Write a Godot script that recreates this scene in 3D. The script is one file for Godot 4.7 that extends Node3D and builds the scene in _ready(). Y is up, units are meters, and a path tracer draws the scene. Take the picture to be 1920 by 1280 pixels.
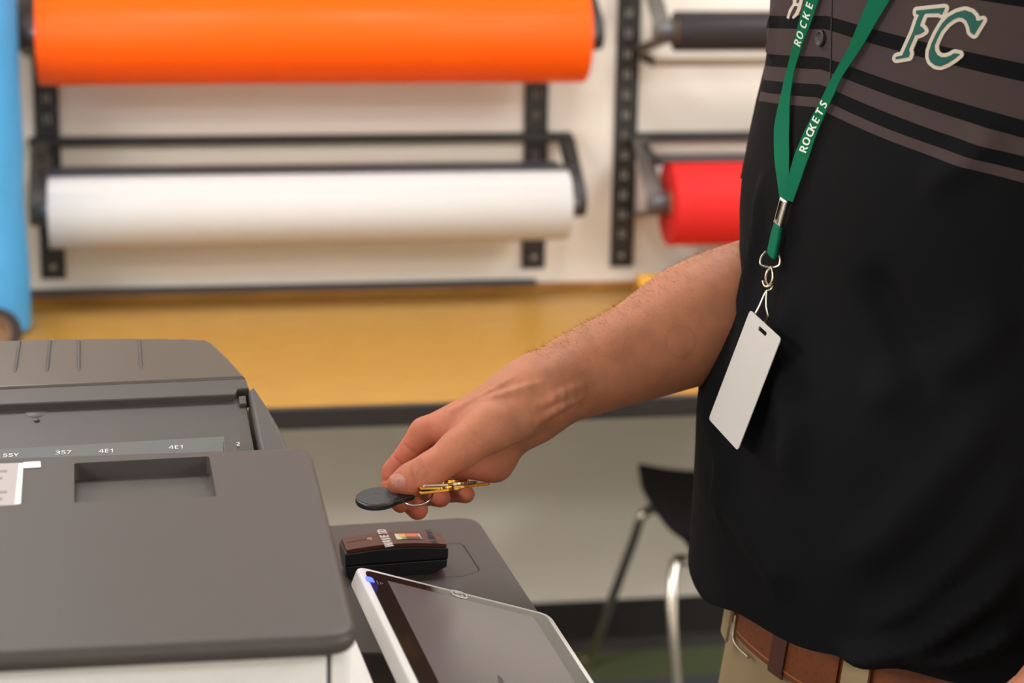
extends Node3D
# A man holds a key fob above a card reader on an office copier; paper rolls hang on the wall behind.

# ---------------------------------------------------------------- camera constants (pixels of a 1920x1280 frame)
const FPX := 3750.0
const CAM_POS := Vector3(0, 1.66, 0)
const CAM_ROT := Vector3(-14.9, -9.9, 1.0)
const WALL_Z := -3.771
var cam_basis: Basis

func ray(x: float, y: float) -> Vector3:
	return -cam_basis.z + cam_basis.x * ((x - 960.0) / FPX) - cam_basis.y * ((y - 640.0) / FPX)
func at(x: float, y: float, s: float) -> Vector3:
	return CAM_POS + ray(x, y) * s
func on_y(x: float, y: float, h: float) -> Vector3:
	var d := ray(x, y)
	return CAM_POS + d * ((h - CAM_POS.y) / d.y)
func on_z(x: float, y: float, z: float) -> Vector3:
	var d := ray(x, y)
	return CAM_POS + d * ((z - CAM_POS.z) / d.z)
func on_plane(x: float, y: float, p: Vector3, n: Vector3) -> Vector3:
	var d := ray(x, y)
	return CAM_POS + d * ((p - CAM_POS).dot(n) / d.dot(n))

# ---------------------------------------------------------------- mesh builder
class MB:
	var v := PackedVector3Array()
	var n := PackedVector3Array()
	var uv := PackedVector2Array()
	var c := PackedColorArray()
	var ix := PackedInt32Array()
	func vert(p: Vector3, nn: Vector3, t := Vector2.ZERO, col := Color.WHITE) -> int:
		v.append(p); n.append(nn); uv.append(t); c.append(col)
		return v.size() - 1
	func tri(a: int, b: int, d: int) -> void:
		if (v[b] - v[a]).cross(v[d] - v[a]).dot(n[a] + n[b] + n[d]) > 0.0:
			ix.append(a); ix.append(d); ix.append(b)
		else:
			ix.append(a); ix.append(b); ix.append(d)
	func quad(a: int, b: int, d: int, e: int) -> void:
		tri(a, b, d); tri(a, d, e)
	func flat_tri(a: Vector3, b: Vector3, d: Vector3, nn: Vector3) -> void:
		tri(vert(a, nn), vert(b, nn), vert(d, nn))
	func flat_quad(a: Vector3, b: Vector3, d: Vector3, e: Vector3, nn: Vector3) -> void:
		quad(vert(a, nn), vert(b, nn), vert(d, nn), vert(e, nn))
	func box(lo: Vector3, hi: Vector3, bv := 0.0) -> void:
		var poly := PackedVector2Array([Vector2(lo.x, lo.z), Vector2(hi.x, lo.z), Vector2(hi.x, hi.z), Vector2(lo.x, hi.z)])
		prism(poly, Transform3D(Basis(), Vector3(0, lo.y, 0)), hi.y - lo.y, bv)
	# polygon in local xz, from y=0 up to y=h, rounded rims, optional hole cut through with its own depth
	func prism(poly: PackedVector2Array, tr: Transform3D, h: float, bv := 0.0, steps := 2, hole := PackedVector2Array(), hole_d := 0.01, hole_d2 := -1.0) -> void:
		var pts := poly.duplicate()
		if Geometry2D.is_polygon_clockwise(pts):
			pts.reverse()
		var m := pts.size()
		var en: Array[Vector2] = []
		for i in m:
			var d: Vector2 = (pts[(i + 1) % m] - pts[i]).normalized()
			en.append(Vector2(d.y, -d.x))
		var inset := func(k: float) -> PackedVector2Array:
			var r := PackedVector2Array()
			for i in m:
				var a: Vector2 = en[(i + m - 1) % m]
				var b: Vector2 = en[i]
				var s: Vector2 = (a + b).normalized()
				r.append(pts[i] - s * (k / maxf(0.35, s.dot(b))))
			return r
		var rings := []
		if bv <= 0.0:
			rings = [[0.0, 0.0, 0.0], [h, 0.0, 0.0]]
		else:
			for i in steps + 1:
				var a := PI * 0.5 * i / steps
				rings.append([bv - bv * sin(a), bv - bv * cos(a) if false else bv * (1.0 - sin(a)) , 0.0])
			rings = []
			for i in steps + 1:
				var a := PI * 0.5 * i / steps
				rings.append([bv * (1.0 - cos(a)), bv * (1.0 - sin(a)), -cos(a)])
			for i in steps + 1:
				var a := PI * 0.5 * i / steps
				rings.append([h - bv * (1.0 - sin(a)), bv * (1.0 - cos(a)), sin(a)])
		var lines: Array = []
		for r in rings:
			lines.append(inset.call(r[1]))
		for q in rings.size() - 1:
			for i in m:
				var j := (i + 1) % m
				var ni: Vector2 = en[i]
				var nj: Vector2 = en[i]
				if en[(i + m - 1) % m].dot(en[i]) > 0.7: ni = (en[(i + m - 1) % m] + en[i]).normalized()
				if en[j].dot(en[i]) > 0.7: nj = (en[j] + en[i]).normalized()
				var idx := []
				for w in [[q, i, ni], [q, j, nj], [q + 1, j, nj], [q + 1, i, ni]]:
					var p2: Vector2 = lines[w[0]][w[1]]
					var up: float = rings[w[0]][2]
					var side := sqrt(maxf(0.0, 1.0 - up * up))
					var nn := Vector3(w[2].x * side, up, w[2].y * side)
					idx.append(vert(tr * Vector3(p2.x, rings[w[0]][0], p2.y), (tr.basis * nn).normalized(), p2))
				quad(idx[0], idx[1], idx[2], idx[3])
		var through := hole.size() > 0 and hole_d >= h
		if not through: cap(lines[0], tr, 0.0, -1.0)
		var top: PackedVector2Array = lines[-1]
		if hole.size() == 0:
			cap(top, tr, h, 1.0)
		else:
			var hp := hole.duplicate()
			if not Geometry2D.is_polygon_clockwise(hp):
				hp.reverse()
			var bi := 0
			var bj := 0
			var best := 1e9
			for i in top.size():
				for j in hp.size():
					if top[i].distance_to(hp[j]) < best:
						best = top[i].distance_to(hp[j]); bi = i; bj = j
			var key := PackedVector2Array()
			for i in top.size() + 1: key.append(top[(bi + i) % top.size()])
			for j in hp.size() + 1: key.append(hp[(bj + j) % hp.size()])
			cap(key, tr, h, 1.0)
			if through: cap(key, tr, 0.0, -1.0)
			var zmin := 1e9
			var zmax := -1e9
			for p in hp:
				zmin = minf(zmin, p.y); zmax = maxf(zmax, p.y)
			if hole_d2 < 0.0: hole_d2 = hole_d
			var cen := Vector2.ZERO
			for p in hp: cen += p / hp.size()
			var fl := []
			for p in hp:
				var t: float = (p.y - zmin) / (zmax - zmin)
				fl.append(Vector3(p.x, maxf(0.0, h - lerpf(hole_d, hole_d2, t)), p.y))
			for i in hp.size():
				var j := (i + 1) % hp.size()
				var e: Vector2 = (hp[j] - hp[i]).normalized()
				var nn2 := Vector2(e.y, -e.x)
				if nn2.dot(cen - hp[i]) < 0: nn2 = -nn2
				var n3: Vector3 = (tr.basis * Vector3(nn2.x, 0, nn2.y)).normalized()
				flat_quad(tr * Vector3(hp[i].x, h, hp[i].y), tr * Vector3(hp[j].x, h, hp[j].y), tr * fl[j], tr * fl[i], n3)
			var ti := Geometry2D.triangulate_polygon(hp) if not through else PackedInt32Array()
			var ny: Vector3 = tr.basis.y.normalized()
			for k in range(0, ti.size(), 3):
				flat_tri(tr * fl[ti[k]], tr * fl[ti[k + 1]], tr * fl[ti[k + 2]], ny)
	func cap(poly: PackedVector2Array, tr: Transform3D, y: float, s: float) -> void:
		var ti := Geometry2D.triangulate_polygon(poly)
		var nn: Vector3 = (tr.basis.y * s).normalized()
		var base := v.size()
		for p in poly:
			vert(tr * Vector3(p.x, y, p.y), nn, p)
		for k in range(0, ti.size(), 3):
			tri(base + ti[k], base + ti[k + 1], base + ti[k + 2])
	# swept round tube
	func tube(path: Array, r, seg := 12, closed := false) -> void:
		var m := path.size()
		var rows := []
		var prev := Vector3.ZERO
		for i in m:
			var p: Vector3 = path[i]
			var t: Vector3
			if closed: t = (path[(i + 1) % m] - path[(i + m - 1) % m]).normalized()
			else: t = (path[mini(i + 1, m - 1)] - path[maxi(i - 1, 0)]).normalized()
			var u: Vector3
			if prev == Vector3.ZERO:
				u = t.cross(Vector3.UP if absf(t.y) < 0.9 else Vector3.RIGHT).normalized()
			else:
				u = (prev - t * prev.dot(t)).normalized()
			prev = u
			var w := t.cross(u)
			var rr: float = r[i] if r is Array else r
			var row := []
			for k in seg:
				var a := TAU * k / seg
				var d := u * cos(a) + w * sin(a)
				row.append(vert(p + d * rr, d))
			rows.append(row)
		var lim := m if closed else m - 1
		for i in lim:
			for k in seg:
				quad(rows[i][k], rows[i][(k + 1) % seg], rows[(i + 1) % m][(k + 1) % seg], rows[(i + 1) % m][k])
		if not closed:
			for e in [0, m - 1]:
				var q: int = 1 if e == 0 else m - 2
				var nn: Vector3 = (path[e] - path[q]).normalized()
				var b := vert(path[e], nn)
				var ring := []
				for k in seg: ring.append(vert(v[rows[e][k]], nn))
				for k in seg: tri(b, ring[k], ring[(k + 1) % seg])
	# profile of (radius, height) turned about the y axis of tr
	func lathe(prof: Array, tr: Transform3D, seg := 40, smooth := 0.6) -> void:
		for i in prof.size() - 1:
			var a: Vector2 = prof[i]
			var b: Vector2 = prof[i + 1]
			var e := (b - a).normalized()
			if a.distance_to(b) < 1e-7: continue
			var n0 := Vector2(e.y, -e.x)
			var na := n0
			var nb := n0
			if i > 0 and prof[i - 1].distance_to(a) > 1e-7:
				var e2: Vector2 = (a - prof[i - 1]).normalized()
				if e2.dot(e) > smooth: na = (n0 + Vector2(e2.y, -e2.x)).normalized()
			if i < prof.size() - 2 and prof[i + 2].distance_to(b) > 1e-7:
				var e3: Vector2 = (prof[i + 2] - b).normalized()
				if e3.dot(e) > smooth: nb = (n0 + Vector2(e3.y, -e3.x)).normalized()
			var ra := []
			var rb := []
			for k in seg + 1:
				var t := TAU * k / seg
				var d := Vector3(cos(t), 0, sin(t))
				ra.append(vert(tr * (d * a.x + Vector3.UP * a.y), (tr.basis * (d * na.x + Vector3.UP * na.y)).normalized(), Vector2(float(k) / seg, a.y)))
				rb.append(vert(tr * (d * b.x + Vector3.UP * b.y), (tr.basis * (d * nb.x + Vector3.UP * nb.y)).normalized(), Vector2(float(k) / seg, b.y)))
			for k in seg:
				if a.x > 1e-6: tri(ra[k], ra[k + 1], rb[k] if b.x <= 1e-6 else rb[k + 1])
				if b.x > 1e-6: tri(ra[k], rb[k + 1], rb[k])
	func mesh(mat: Material) -> ArrayMesh:
		var arr := []
		arr.resize(Mesh.ARRAY_MAX)
		arr[Mesh.ARRAY_VERTEX] = v
		arr[Mesh.ARRAY_NORMAL] = n
		arr[Mesh.ARRAY_TEX_UV] = uv
		arr[Mesh.ARRAY_COLOR] = c
		arr[Mesh.ARRAY_INDEX] = ix
		var m := ArrayMesh.new()
		m.add_surface_from_arrays(Mesh.PRIMITIVE_TRIANGLES, arr)
		m.surface_set_material(0, mat)
		return m

func part(called: String, mb: MB, mat: Material, parent: Node) -> MeshInstance3D:
	var o := MeshInstance3D.new()
	o.name = called
	o.mesh = mb.mesh(mat)
	parent.add_child(o, true)
	o.global_transform = Transform3D()
	return o
func meshpart(called: String, m: Mesh, mat: Material, parent: Node, tr: Transform3D) -> MeshInstance3D:
	var o := MeshInstance3D.new()
	o.name = called
	o.mesh = m
	o.material_override = mat
	parent.add_child(o, true)
	o.global_transform = tr
	return o
func tag(o: Node, label: String, category: String, group := "") -> Node:
	o.set_meta("label", label); o.set_meta("category", category)
	if group: o.set_meta("group", group)
	return o
func thing(called: String, label: String, category: String, base: Vector3, group := "") -> Node3D:
	var o := Node3D.new()
	o.name = called
	add_child(o, true)
	o.position = base
	tag(o, label, category, group)
	return o
func struct(called: String, mb: MB, mat: Material, label := "") -> MeshInstance3D:
	var o := part(called, mb, mat, self)
	o.set_meta("kind", "structure")
	if label: o.set_meta("label", label)
	return o

func rgb(r: float, g: float, b: float) -> Color:
	return Color(r / 255.0, g / 255.0, b / 255.0)
func mat(c: Color, rough := 0.6, metal := 0.0, spec := 0.5) -> StandardMaterial3D:
	var m := StandardMaterial3D.new()
	m.albedo_color = c; m.roughness = rough; m.metallic = metal; m.metallic_specular = spec
	return m
func noise_tex(freq: float, sd: int, ramp = null, normal := false, strength := 4.0, type := FastNoiseLite.TYPE_SIMPLEX_SMOOTH, oct := 4, size := 512) -> NoiseTexture2D:
	var t := NoiseTexture2D.new()
	var fn := FastNoiseLite.new()
	fn.seed = sd; fn.frequency = freq; fn.noise_type = type; fn.fractal_octaves = oct
	t.noise = fn; t.width = size; t.height = size; t.seamless = true
	if ramp: t.color_ramp = ramp
	if normal:
		t.as_normal_map = true; t.bump_strength = strength
	return t
func ramp(cols: Array) -> Gradient:
	var g := Gradient.new()
	var offs := PackedFloat32Array()
	var cs := PackedColorArray()
	for i in cols.size():
		offs.append(float(i) / (cols.size() - 1)); cs.append(cols[i])
	g.offsets = offs; g.colors = cs
	return g
func grain(m: StandardMaterial3D, tex: Texture2D, scale: Vector3) -> StandardMaterial3D:
	m.albedo_texture = tex; m.uv1_triplanar = true; m.uv1_world_triplanar = true; m.uv1_scale = scale
	return m
func bump(m: StandardMaterial3D, tex: Texture2D, amount: float, scale = null) -> StandardMaterial3D:
	m.normal_enabled = true; m.normal_texture = tex; m.normal_scale = amount
	if scale != null:
		m.uv1_triplanar = true; m.uv1_world_triplanar = true; m.uv1_scale = scale
	return m

# polygon with rounded corners; each point may carry its own radius as z of a Vector3
func round_poly(pts: Array, r: float, seg := 6) -> PackedVector2Array:
	var out := PackedVector2Array()
	var m := pts.size()
	for i in m:
		var p := Vector2(pts[i].x, pts[i].y)
		var rr: float = pts[i].z if pts[i] is Vector3 else r
		var a := Vector2(pts[(i + m - 1) % m].x, pts[(i + m - 1) % m].y)
		var b := Vector2(pts[(i + 1) % m].x, pts[(i + 1) % m].y)
		var u := (a - p).normalized()
		var w := (b - p).normalized()
		if rr <= 0.0:
			out.append(p); continue
		var ang := acos(clampf(u.dot(w), -1, 1))
		var d := minf(rr / tan(ang / 2.0), minf(a.distance_to(p), b.distance_to(p)) * 0.49)
		var p0 := p + u * d
		var p1 := p + w * d
		for k in seg + 1:
			var t := float(k) / seg
			out.append(p0.lerp(p, t).lerp(p.lerp(p1, t), t))
	return out

func frame_from(o: Vector3, x: Vector3, up: Vector3) -> Transform3D:
	var xx := x.normalized()
	var yy := (up - xx * up.dot(xx)).normalized()
	return Transform3D(Basis(xx, yy, xx.cross(yy)), o)

# outline in pixels laid on a plane: returns local polygon for prism() with transform tr (y = plane normal)
func px_poly(pts: Array, tr: Transform3D) -> Array:
	var inv := tr.affine_inverse()
	var out := []
	for p in pts:
		var q := inv * on_plane(p.x, p.y, tr.origin, tr.basis.y.normalized())
		out.append(Vector3(q.x, q.z, p.z) if p is Vector3 else Vector2(q.x, q.z))
	return out

func spline(pts: Array, per := 8) -> Array:
	var out := []
	var m := pts.size()
	for i in m - 1:
		var a = pts[maxi(i - 1, 0)]
		var b = pts[i]
		var c = pts[i + 1]
		var d = pts[mini(i + 2, m - 1)]
		for k in per:
			out.append(b.cubic_interpolate(c, a, d, float(k) / per))
	out.append(pts[m - 1])
	return out

# ---------------------------------------------------------------- torso shape (shared by shirt, logo, lanyard)
var tor_n := Vector3(-0.97, 0, 0.24).normalized()
var tor_l := Vector3(0.24, 0, 0.97).normalized()
# height, centre x, centre z, half width, front depth, back depth
var TORSO := [
	[1.0000, 0.6250, -1.4666, 0.212, 0.200, 0.126], [1.0351, 0.6251, -1.4666, 0.212, 0.200, 0.126], [1.0455, 0.6256, -1.4665, 0.214, 0.204, 0.126],
	[1.0718, 0.6284, -1.4660, 0.216, 0.206, 0.124], [1.1093, 0.6291, -1.4659, 0.216, 0.206, 0.122], [1.1468, 0.6286, -1.4659, 0.216, 0.205, 0.120],
	[1.1878, 0.6265, -1.4663, 0.216, 0.202, 0.120], [1.2193, 0.6260, -1.4664, 0.215, 0.197, 0.120], [1.2502, 0.6289, -1.4659, 0.212, 0.188, 0.120],
	[1.2798, 0.6306, -1.4656, 0.210, 0.175, 0.122], [1.3143, 0.6267, -1.4663, 0.210, 0.165, 0.125], [1.3491, 0.6207, -1.4673, 0.210, 0.158, 0.128],
	[1.3880, 0.6177, -1.4679, 0.210, 0.150, 0.130], [1.4306, 0.6205, -1.4674, 0.212, 0.140, 0.130], [1.4691, 0.6186, -1.4677, 0.212, 0.130, 0.130],
	[1.5124, 0.6156, -1.4682, 0.210, 0.125, 0.130], [1.5379, 0.6125, -1.4688, 0.210, 0.120, 0.130], [1.5807, 0.6075, -1.4696, 0.205, 0.115, 0.130],
	[1.615, 0.607, -1.470, 0.185, 0.102, 0.120], [1.645, 0.607, -1.470, 0.140, 0.088, 0.098], [1.665, 0.607, -1.470, 0.098, 0.078, 0.082], [1.70, 0.605, -1.471, 0.074, 0.070, 0.074]]
var folds := []   # each: polyline in (angle*0.2, height), width, amplitude

func tor(h: float) -> Array:
	var i := 0
	while i < TORSO.size() - 2 and TORSO[i + 1][0] < h: i += 1
	var a: Array = TORSO[i]
	var b: Array = TORSO[i + 1]
	var t := clampf((h - a[0]) / (b[0] - a[0]), 0.0, 1.0)
	var p: Array = TORSO[maxi(i - 1, 0)]
	var q: Array = TORSO[mini(i + 2, TORSO.size() - 1)]
	var out := []
	for k in range(1, 6):
		var ta := 0.0
		var tb := 0.0
		if b[0] - p[0] > 1e-6: ta = (b[k] - p[k]) / (b[0] - p[0]) * (b[0] - a[0])
		if q[0] - a[0] > 1e-6: tb = (q[k] - a[k]) / (q[0] - a[0]) * (b[0] - a[0])
		var t2 := t * t
		var t3 := t2 * t
		out.append((2 * t3 - 3 * t2 + 1) * a[k] + (t3 - 2 * t2 + t) * ta + (-2 * t3 + 3 * t2) * b[k] + (t3 - t2) * tb)
	return out
func fold_at(al: float, h: float) -> float:
	var p := Vector2(al * 0.2, h)
	var s := 0.0
	for f in folds:
		var d := 1e9
		var pl: Array = f[0]
		var tt := 0.0
		for i in pl.size() - 1:
			var q := Geometry2D.get_closest_point_to_segment(p, pl[i], pl[i + 1])
			var dd := p.distance_to(q)
			if dd < d:
				d = dd; tt = (i + pl[i].distance_to(q) / maxf(1e-5, pl[i].distance_to(pl[i + 1]))) / (pl.size() - 1)
		if d < f[1] * 3.0:
			var fade := smoothstep(0.0, 0.25, tt) * (1.0 - smoothstep(0.75, 1.0, tt)) if f.size() < 4 else 1.0
			s += f[2] * exp(-pow(d / f[1], 2)) * fade
	return s
func shirt_point(al: float, h: float, off := 0.0) -> Vector3:
	var q := tor(h)
	var b: float = q[3] if sin(al) > 0 else q[4]
	var r := pow(pow(absf(cos(al)), 2.3) + pow(absf(sin(al)), 2.3), -1.0 / 2.3)
	var d: Vector3 = tor_l * (q[2] * r * cos(al)) + tor_n * (b * r * sin(al))
	return Vector3(q[0], h, q[1]) + d + d.normalized() * (fold_at(al, h) + off)
func shirt_angle(p: Vector3) -> Array:
	var q := tor(p.y)
	var w := p - Vector3(q[0], p.y, q[1])
	var l := w.dot(tor_l)
	var d := w.dot(tor_n)
	var b: float = q[3] if d > 0 else q[4]
	var g := pow(pow(absf(l / q[2]), 2.3) + pow(absf(d / b), 2.3), 1.0 / 2.3)
	var al := atan2(d / b, l / q[2])
	return [al, w.length() - (w.length() / g)]
func shirt_hit(x: float, y: float, off := 0.0) -> Vector3:
	var d := ray(x, y)
	var s := 1.15
	while s < 1.75:
		var p := CAM_POS + d * s
		var r := shirt_angle(p)
		if r[1] - fold_at(r[0], p.y) - off < 0.0:
			var lo := s - 0.012
			var hi := s
			for i in 12:
				var m := (lo + hi) / 2
				var pm := CAM_POS + d * m
				var rm := shirt_angle(pm)
				if rm[1] - fold_at(rm[0], pm.y) - off < 0.0: hi = m
				else: lo = m
			return CAM_POS + d * hi
		s += 0.012
	return CAM_POS + d * 1.55
func shirt_out(p: Vector3) -> Vector3:
	var r := shirt_angle(p)
	var a: float = r[0]
	var e := 0.02
	var u := shirt_point(a + e, p.y) - shirt_point(a - e, p.y)
	var w := shirt_point(a, p.y + 0.004) - shirt_point(a, p.y - 0.004)
	var nn := u.cross(w).normalized()
	var q := tor(p.y)
	return nn if nn.dot(p - Vector3(q[0], p.y, q[1])) > 0 else -nn

# ---------------------------------------------------------------- smooth body mesher (surface nets over tapered capsules)
class Flesh:
	var pa := PackedVector3Array()
	var ab := PackedVector3Array()
	var il := PackedFloat32Array()
	var ra := PackedFloat32Array()
	var rb := PackedFloat32Array()
	var grp := PackedInt32Array()
	var kin := [0.01]
	var kout := [0.0]
	var grooves := []   # centre, axis, half length, depth, width: ring-like creases
	func bone(g: int, a: Vector3, b: Vector3, r0: float, r1: float) -> void:
		pa.append(a); ab.append(b - a); il.append(1.0 / maxf(1e-9, (b - a).length_squared())); ra.append(r0); rb.append(r1); grp.append(g)
	func chain(g: int, pts: Array, rs: Array) -> void:
		for i in pts.size() - 1: bone(g, pts[i], pts[i + 1], rs[i], rs[i + 1])
	func near(p: Vector3, reach: float) -> PackedInt32Array:
		var out := PackedInt32Array()
		for i in pa.size():
			var w := p - pa[i]
			var t := clampf(w.dot(ab[i]) * il[i], 0.0, 1.0)
			if (w - ab[i] * t).length() - lerpf(ra[i], rb[i], t) < reach: out.append(i)
		return out
	func dist(p: Vector3, use: PackedInt32Array) -> float:
		var res := 1.0
		var cur := -1
		var acc := 1.0
		for i in use:
			var w := p - pa[i]
			var t := clampf(w.dot(ab[i]) * il[i], 0.0, 1.0)
			var d := (w - ab[i] * t).length() - (ra[i] + (rb[i] - ra[i]) * t)
			var g := grp[i]
			if g != cur:
				if cur >= 0: res = smin(res, acc, kout[cur])
				cur = g; acc = d
			else:
				acc = smin(acc, d, kin[g])
		if cur >= 0: res = smin(res, acc, kout[cur])
		for gr in grooves:
			var w2: Vector3 = p - gr[0]
			if w2.length_squared() < gr[2] * gr[2]:
				var u: float = w2.dot(gr[1])
				res += gr[3] * exp(-(u * u) / (gr[4] * gr[4])) * (1.0 - w2.length_squared() / (gr[2] * gr[2]))
		return res
	static func smin(a: float, b: float, k: float) -> float:
		if k <= 0.0: return minf(a, b)
		var h := maxf(k - absf(a - b), 0.0) / k
		return minf(a, b) - h * h * k * 0.25
	func build(mb: MB, cs: float, colour: Callable, lo: Vector3, hi: Vector3) -> void:
		var bn := 4
		var bs := cs * bn
		var nb := Vector3i(((hi - lo) / bs).ceil())
		var cells := {}
		var edges := []
		var vals := PackedFloat32Array()
		vals.resize(125)
		for bx in nb.x:
			for by in nb.y:
				for bz in nb.z:
					var o := lo + Vector3(bx, by, bz) * bs
					var ce := o + Vector3.ONE * (bs * 0.5)
					var use := near(ce, bs * 0.87 + 0.032)
					if use.is_empty(): continue
					if absf(dist(ce, use)) > bs * 0.87 + 0.007: continue
					var q := 0
					for i in 5:
						for j in 5:
							for k in 5:
								vals[q] = dist(o + Vector3(i, j, k) * cs, use)
								q += 1
					for i in 4:
						for j in 4:
							for k in 4:
								var b := i * 25 + j * 5 + k
								var neg := 0
								for c in [0, 1, 5, 6, 25, 26, 30, 31]:
									if vals[b + c] < 0.0: neg += 1
								if neg == 0 or neg == 8: continue
								var sum := Vector3.ZERO
								var cnt := 0
								for e in EDGES:
									var va := vals[b + e[0]]
									var vb := vals[b + e[1]]
									if (va < 0.0) != (vb < 0.0):
										sum += e[2].lerp(e[3], va / (va - vb)); cnt += 1
								var p := o + (Vector3(i, j, k) + sum / cnt) * cs
								var h := cs * 0.5
								var g := Vector3(dist(p + Vector3(h, 0, 0), use) - dist(p - Vector3(h, 0, 0), use), dist(p + Vector3(0, h, 0), use) - dist(p - Vector3(0, h, 0), use), dist(p + Vector3(0, 0, h), use) - dist(p - Vector3(0, 0, h), use)).normalized()
								var key := Vector3i(bx * 4 + i, by * 4 + j, bz * 4 + k)
								cells[key] = mb.vert(p, g, Vector2.ZERO, colour.call(p, g))
								var v0 := vals[b] < 0.0
								if v0 != (vals[b + 25] < 0.0): edges.append([key, 0])
								if v0 != (vals[b + 5] < 0.0): edges.append([key, 1])
								if v0 != (vals[b + 1] < 0.0): edges.append([key, 2])
		for e in edges:
			var k: Vector3i = e[0]
			var u := [Vector3i(0, 1, 0), Vector3i(0, 0, 1)]
			if e[1] == 1: u = [Vector3i(1, 0, 0), Vector3i(0, 0, 1)]
			elif e[1] == 2: u = [Vector3i(1, 0, 0), Vector3i(0, 1, 0)]
			var a = cells.get(k)
			var b2 = cells.get(k - u[0])
			var c2 = cells.get(k - u[0] - u[1])
			var d2 = cells.get(k - u[1])
			if a == null or b2 == null or c2 == null or d2 == null: continue
			mb.quad(a, b2, c2, d2)
	const EDGES := [[0, 1, Vector3(0, 0, 0), Vector3(0, 0, 1)], [5, 6, Vector3(0, 1, 0), Vector3(0, 1, 1)], [25, 26, Vector3(1, 0, 0), Vector3(1, 0, 1)], [30, 31, Vector3(1, 1, 0), Vector3(1, 1, 1)],
		[0, 5, Vector3(0, 0, 0), Vector3(0, 1, 0)], [1, 6, Vector3(0, 0, 1), Vector3(0, 1, 1)], [25, 30, Vector3(1, 0, 0), Vector3(1, 1, 0)], [26, 31, Vector3(1, 0, 1), Vector3(1, 1, 1)],
		[0, 25, Vector3(0, 0, 0), Vector3(1, 0, 0)], [1, 26, Vector3(0, 0, 1), Vector3(1, 0, 1)], [5, 30, Vector3(0, 1, 0), Vector3(1, 1, 0)], [6, 31, Vector3(0, 1, 1), Vector3(1, 1, 1)]]

# ---------------------------------------------------------------- the scene
var M := {}

func _ready() -> void:
	cam_basis = Basis.from_euler(CAM_ROT * (PI / 180.0))
	setup_camera()
	make_materials()
	build_room()
	build_lamps()
	build_counter()
	build_racks()
	build_counter_things()
	build_chair()
	build_copier()
	build_reader()
	build_person()
	build_lanyard()
	build_keys()

func setup_camera() -> void:
	var cam := Camera3D.new()
	cam.name = "camera"
	add_child(cam)
	cam.position = CAM_POS
	cam.rotation_degrees = CAM_ROT
	cam.fov = rad_to_deg(2.0 * atan(640.0 / FPX))
	cam.near = 0.05
	var ca := CameraAttributesPhysical.new()
	ca.frustum_focal_length = 70.3
	ca.frustum_focus_distance = 1.50
	ca.exposure_aperture = 6.3
	cam.attributes = ca
	cam.fov = rad_to_deg(2.0 * atan(640.0 / FPX))
	cam.current = true
	var we := WorldEnvironment.new()
	we.name = "world_environment"
	var env := Environment.new()
	env.background_mode = Environment.BG_COLOR
	env.background_color = Color(0, 0, 0)
	env.tonemap_mode = Environment.TONE_MAPPER_LINEAR
	env.tonemap_exposure = 2.8
	env.sdfgi_enabled = true; env.ssao_enabled = true; env.ssil_enabled = true
	we.environment = env
	add_child(we)

func build_lamps() -> void:
	# recessed fluorescent panels in the ceiling
	# small square panels over the counter, long ones over the rest of the room: x, z, half length, energy
	var rows := []
	for x in [-1.9, -0.55, 0.8, 2.15]: rows.append([x, -2.55, 0.298, LAMP * 0.24])
	for z in [-0.5, 0.6]:
		for x in [-2.5, 3.1]: rows.append([x, z, 0.598, LAMP])
	rows.append([0.5, 2.2, 0.298, LAMP * 0.5])
	var glow := mat(rgb(255, 250, 240), 0.5)
	glow.emission_enabled = true; glow.emission = rgb(252, 252, 255); glow.emission_energy_multiplier = 3.0
	for i in rows.size():
		var c := Vector3(rows[i][0], 2.7, rows[i][1])
		var hl: float = rows[i][2]
		var small := hl < 0.4
		var t := thing("ceiling_light", "small square white ceiling light panel" if small else "long recessed white ceiling light panel with thin white frame", "ceiling light", c, "square ceiling lights" if small else "long ceiling lights")
		var fr := MB.new()
		for s in [-1, 1]:
			fr.box(c + Vector3(-hl - 0.024, -0.012, s * 0.31 - 0.012), c + Vector3(hl + 0.024, 0.0, s * 0.31 + 0.012), 0.003)
			fr.box(c + Vector3(s * (hl + 0.012) - 0.012, -0.012, -0.298), c + Vector3(s * (hl + 0.012) + 0.012, 0.0, 0.298), 0.003)
		part("frame", fr, M.white_plastic, t)
		var df := MB.new()
		df.box(c + Vector3(-hl, -0.006, -0.298), c + Vector3(hl, 0.0, 0.298))
		part("diffuser", df, glow, t)
		var l := AreaLight3D.new()
		l.name = "lamp"
		l.area_size = Vector2(hl * 2.0 - 0.006, 0.59)
		l.light_energy = rows[i][3]
		l.light_color = rgb(250, 251, 255)
		l.area_range = 12.0
		l.shadow_enabled = true
		t.add_child(l)
		l.global_transform = Transform3D(Basis(Vector3(1, 0, 0), -PI / 2), c + Vector3(0, -0.016, 0))
const LAMP := 2.0

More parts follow.
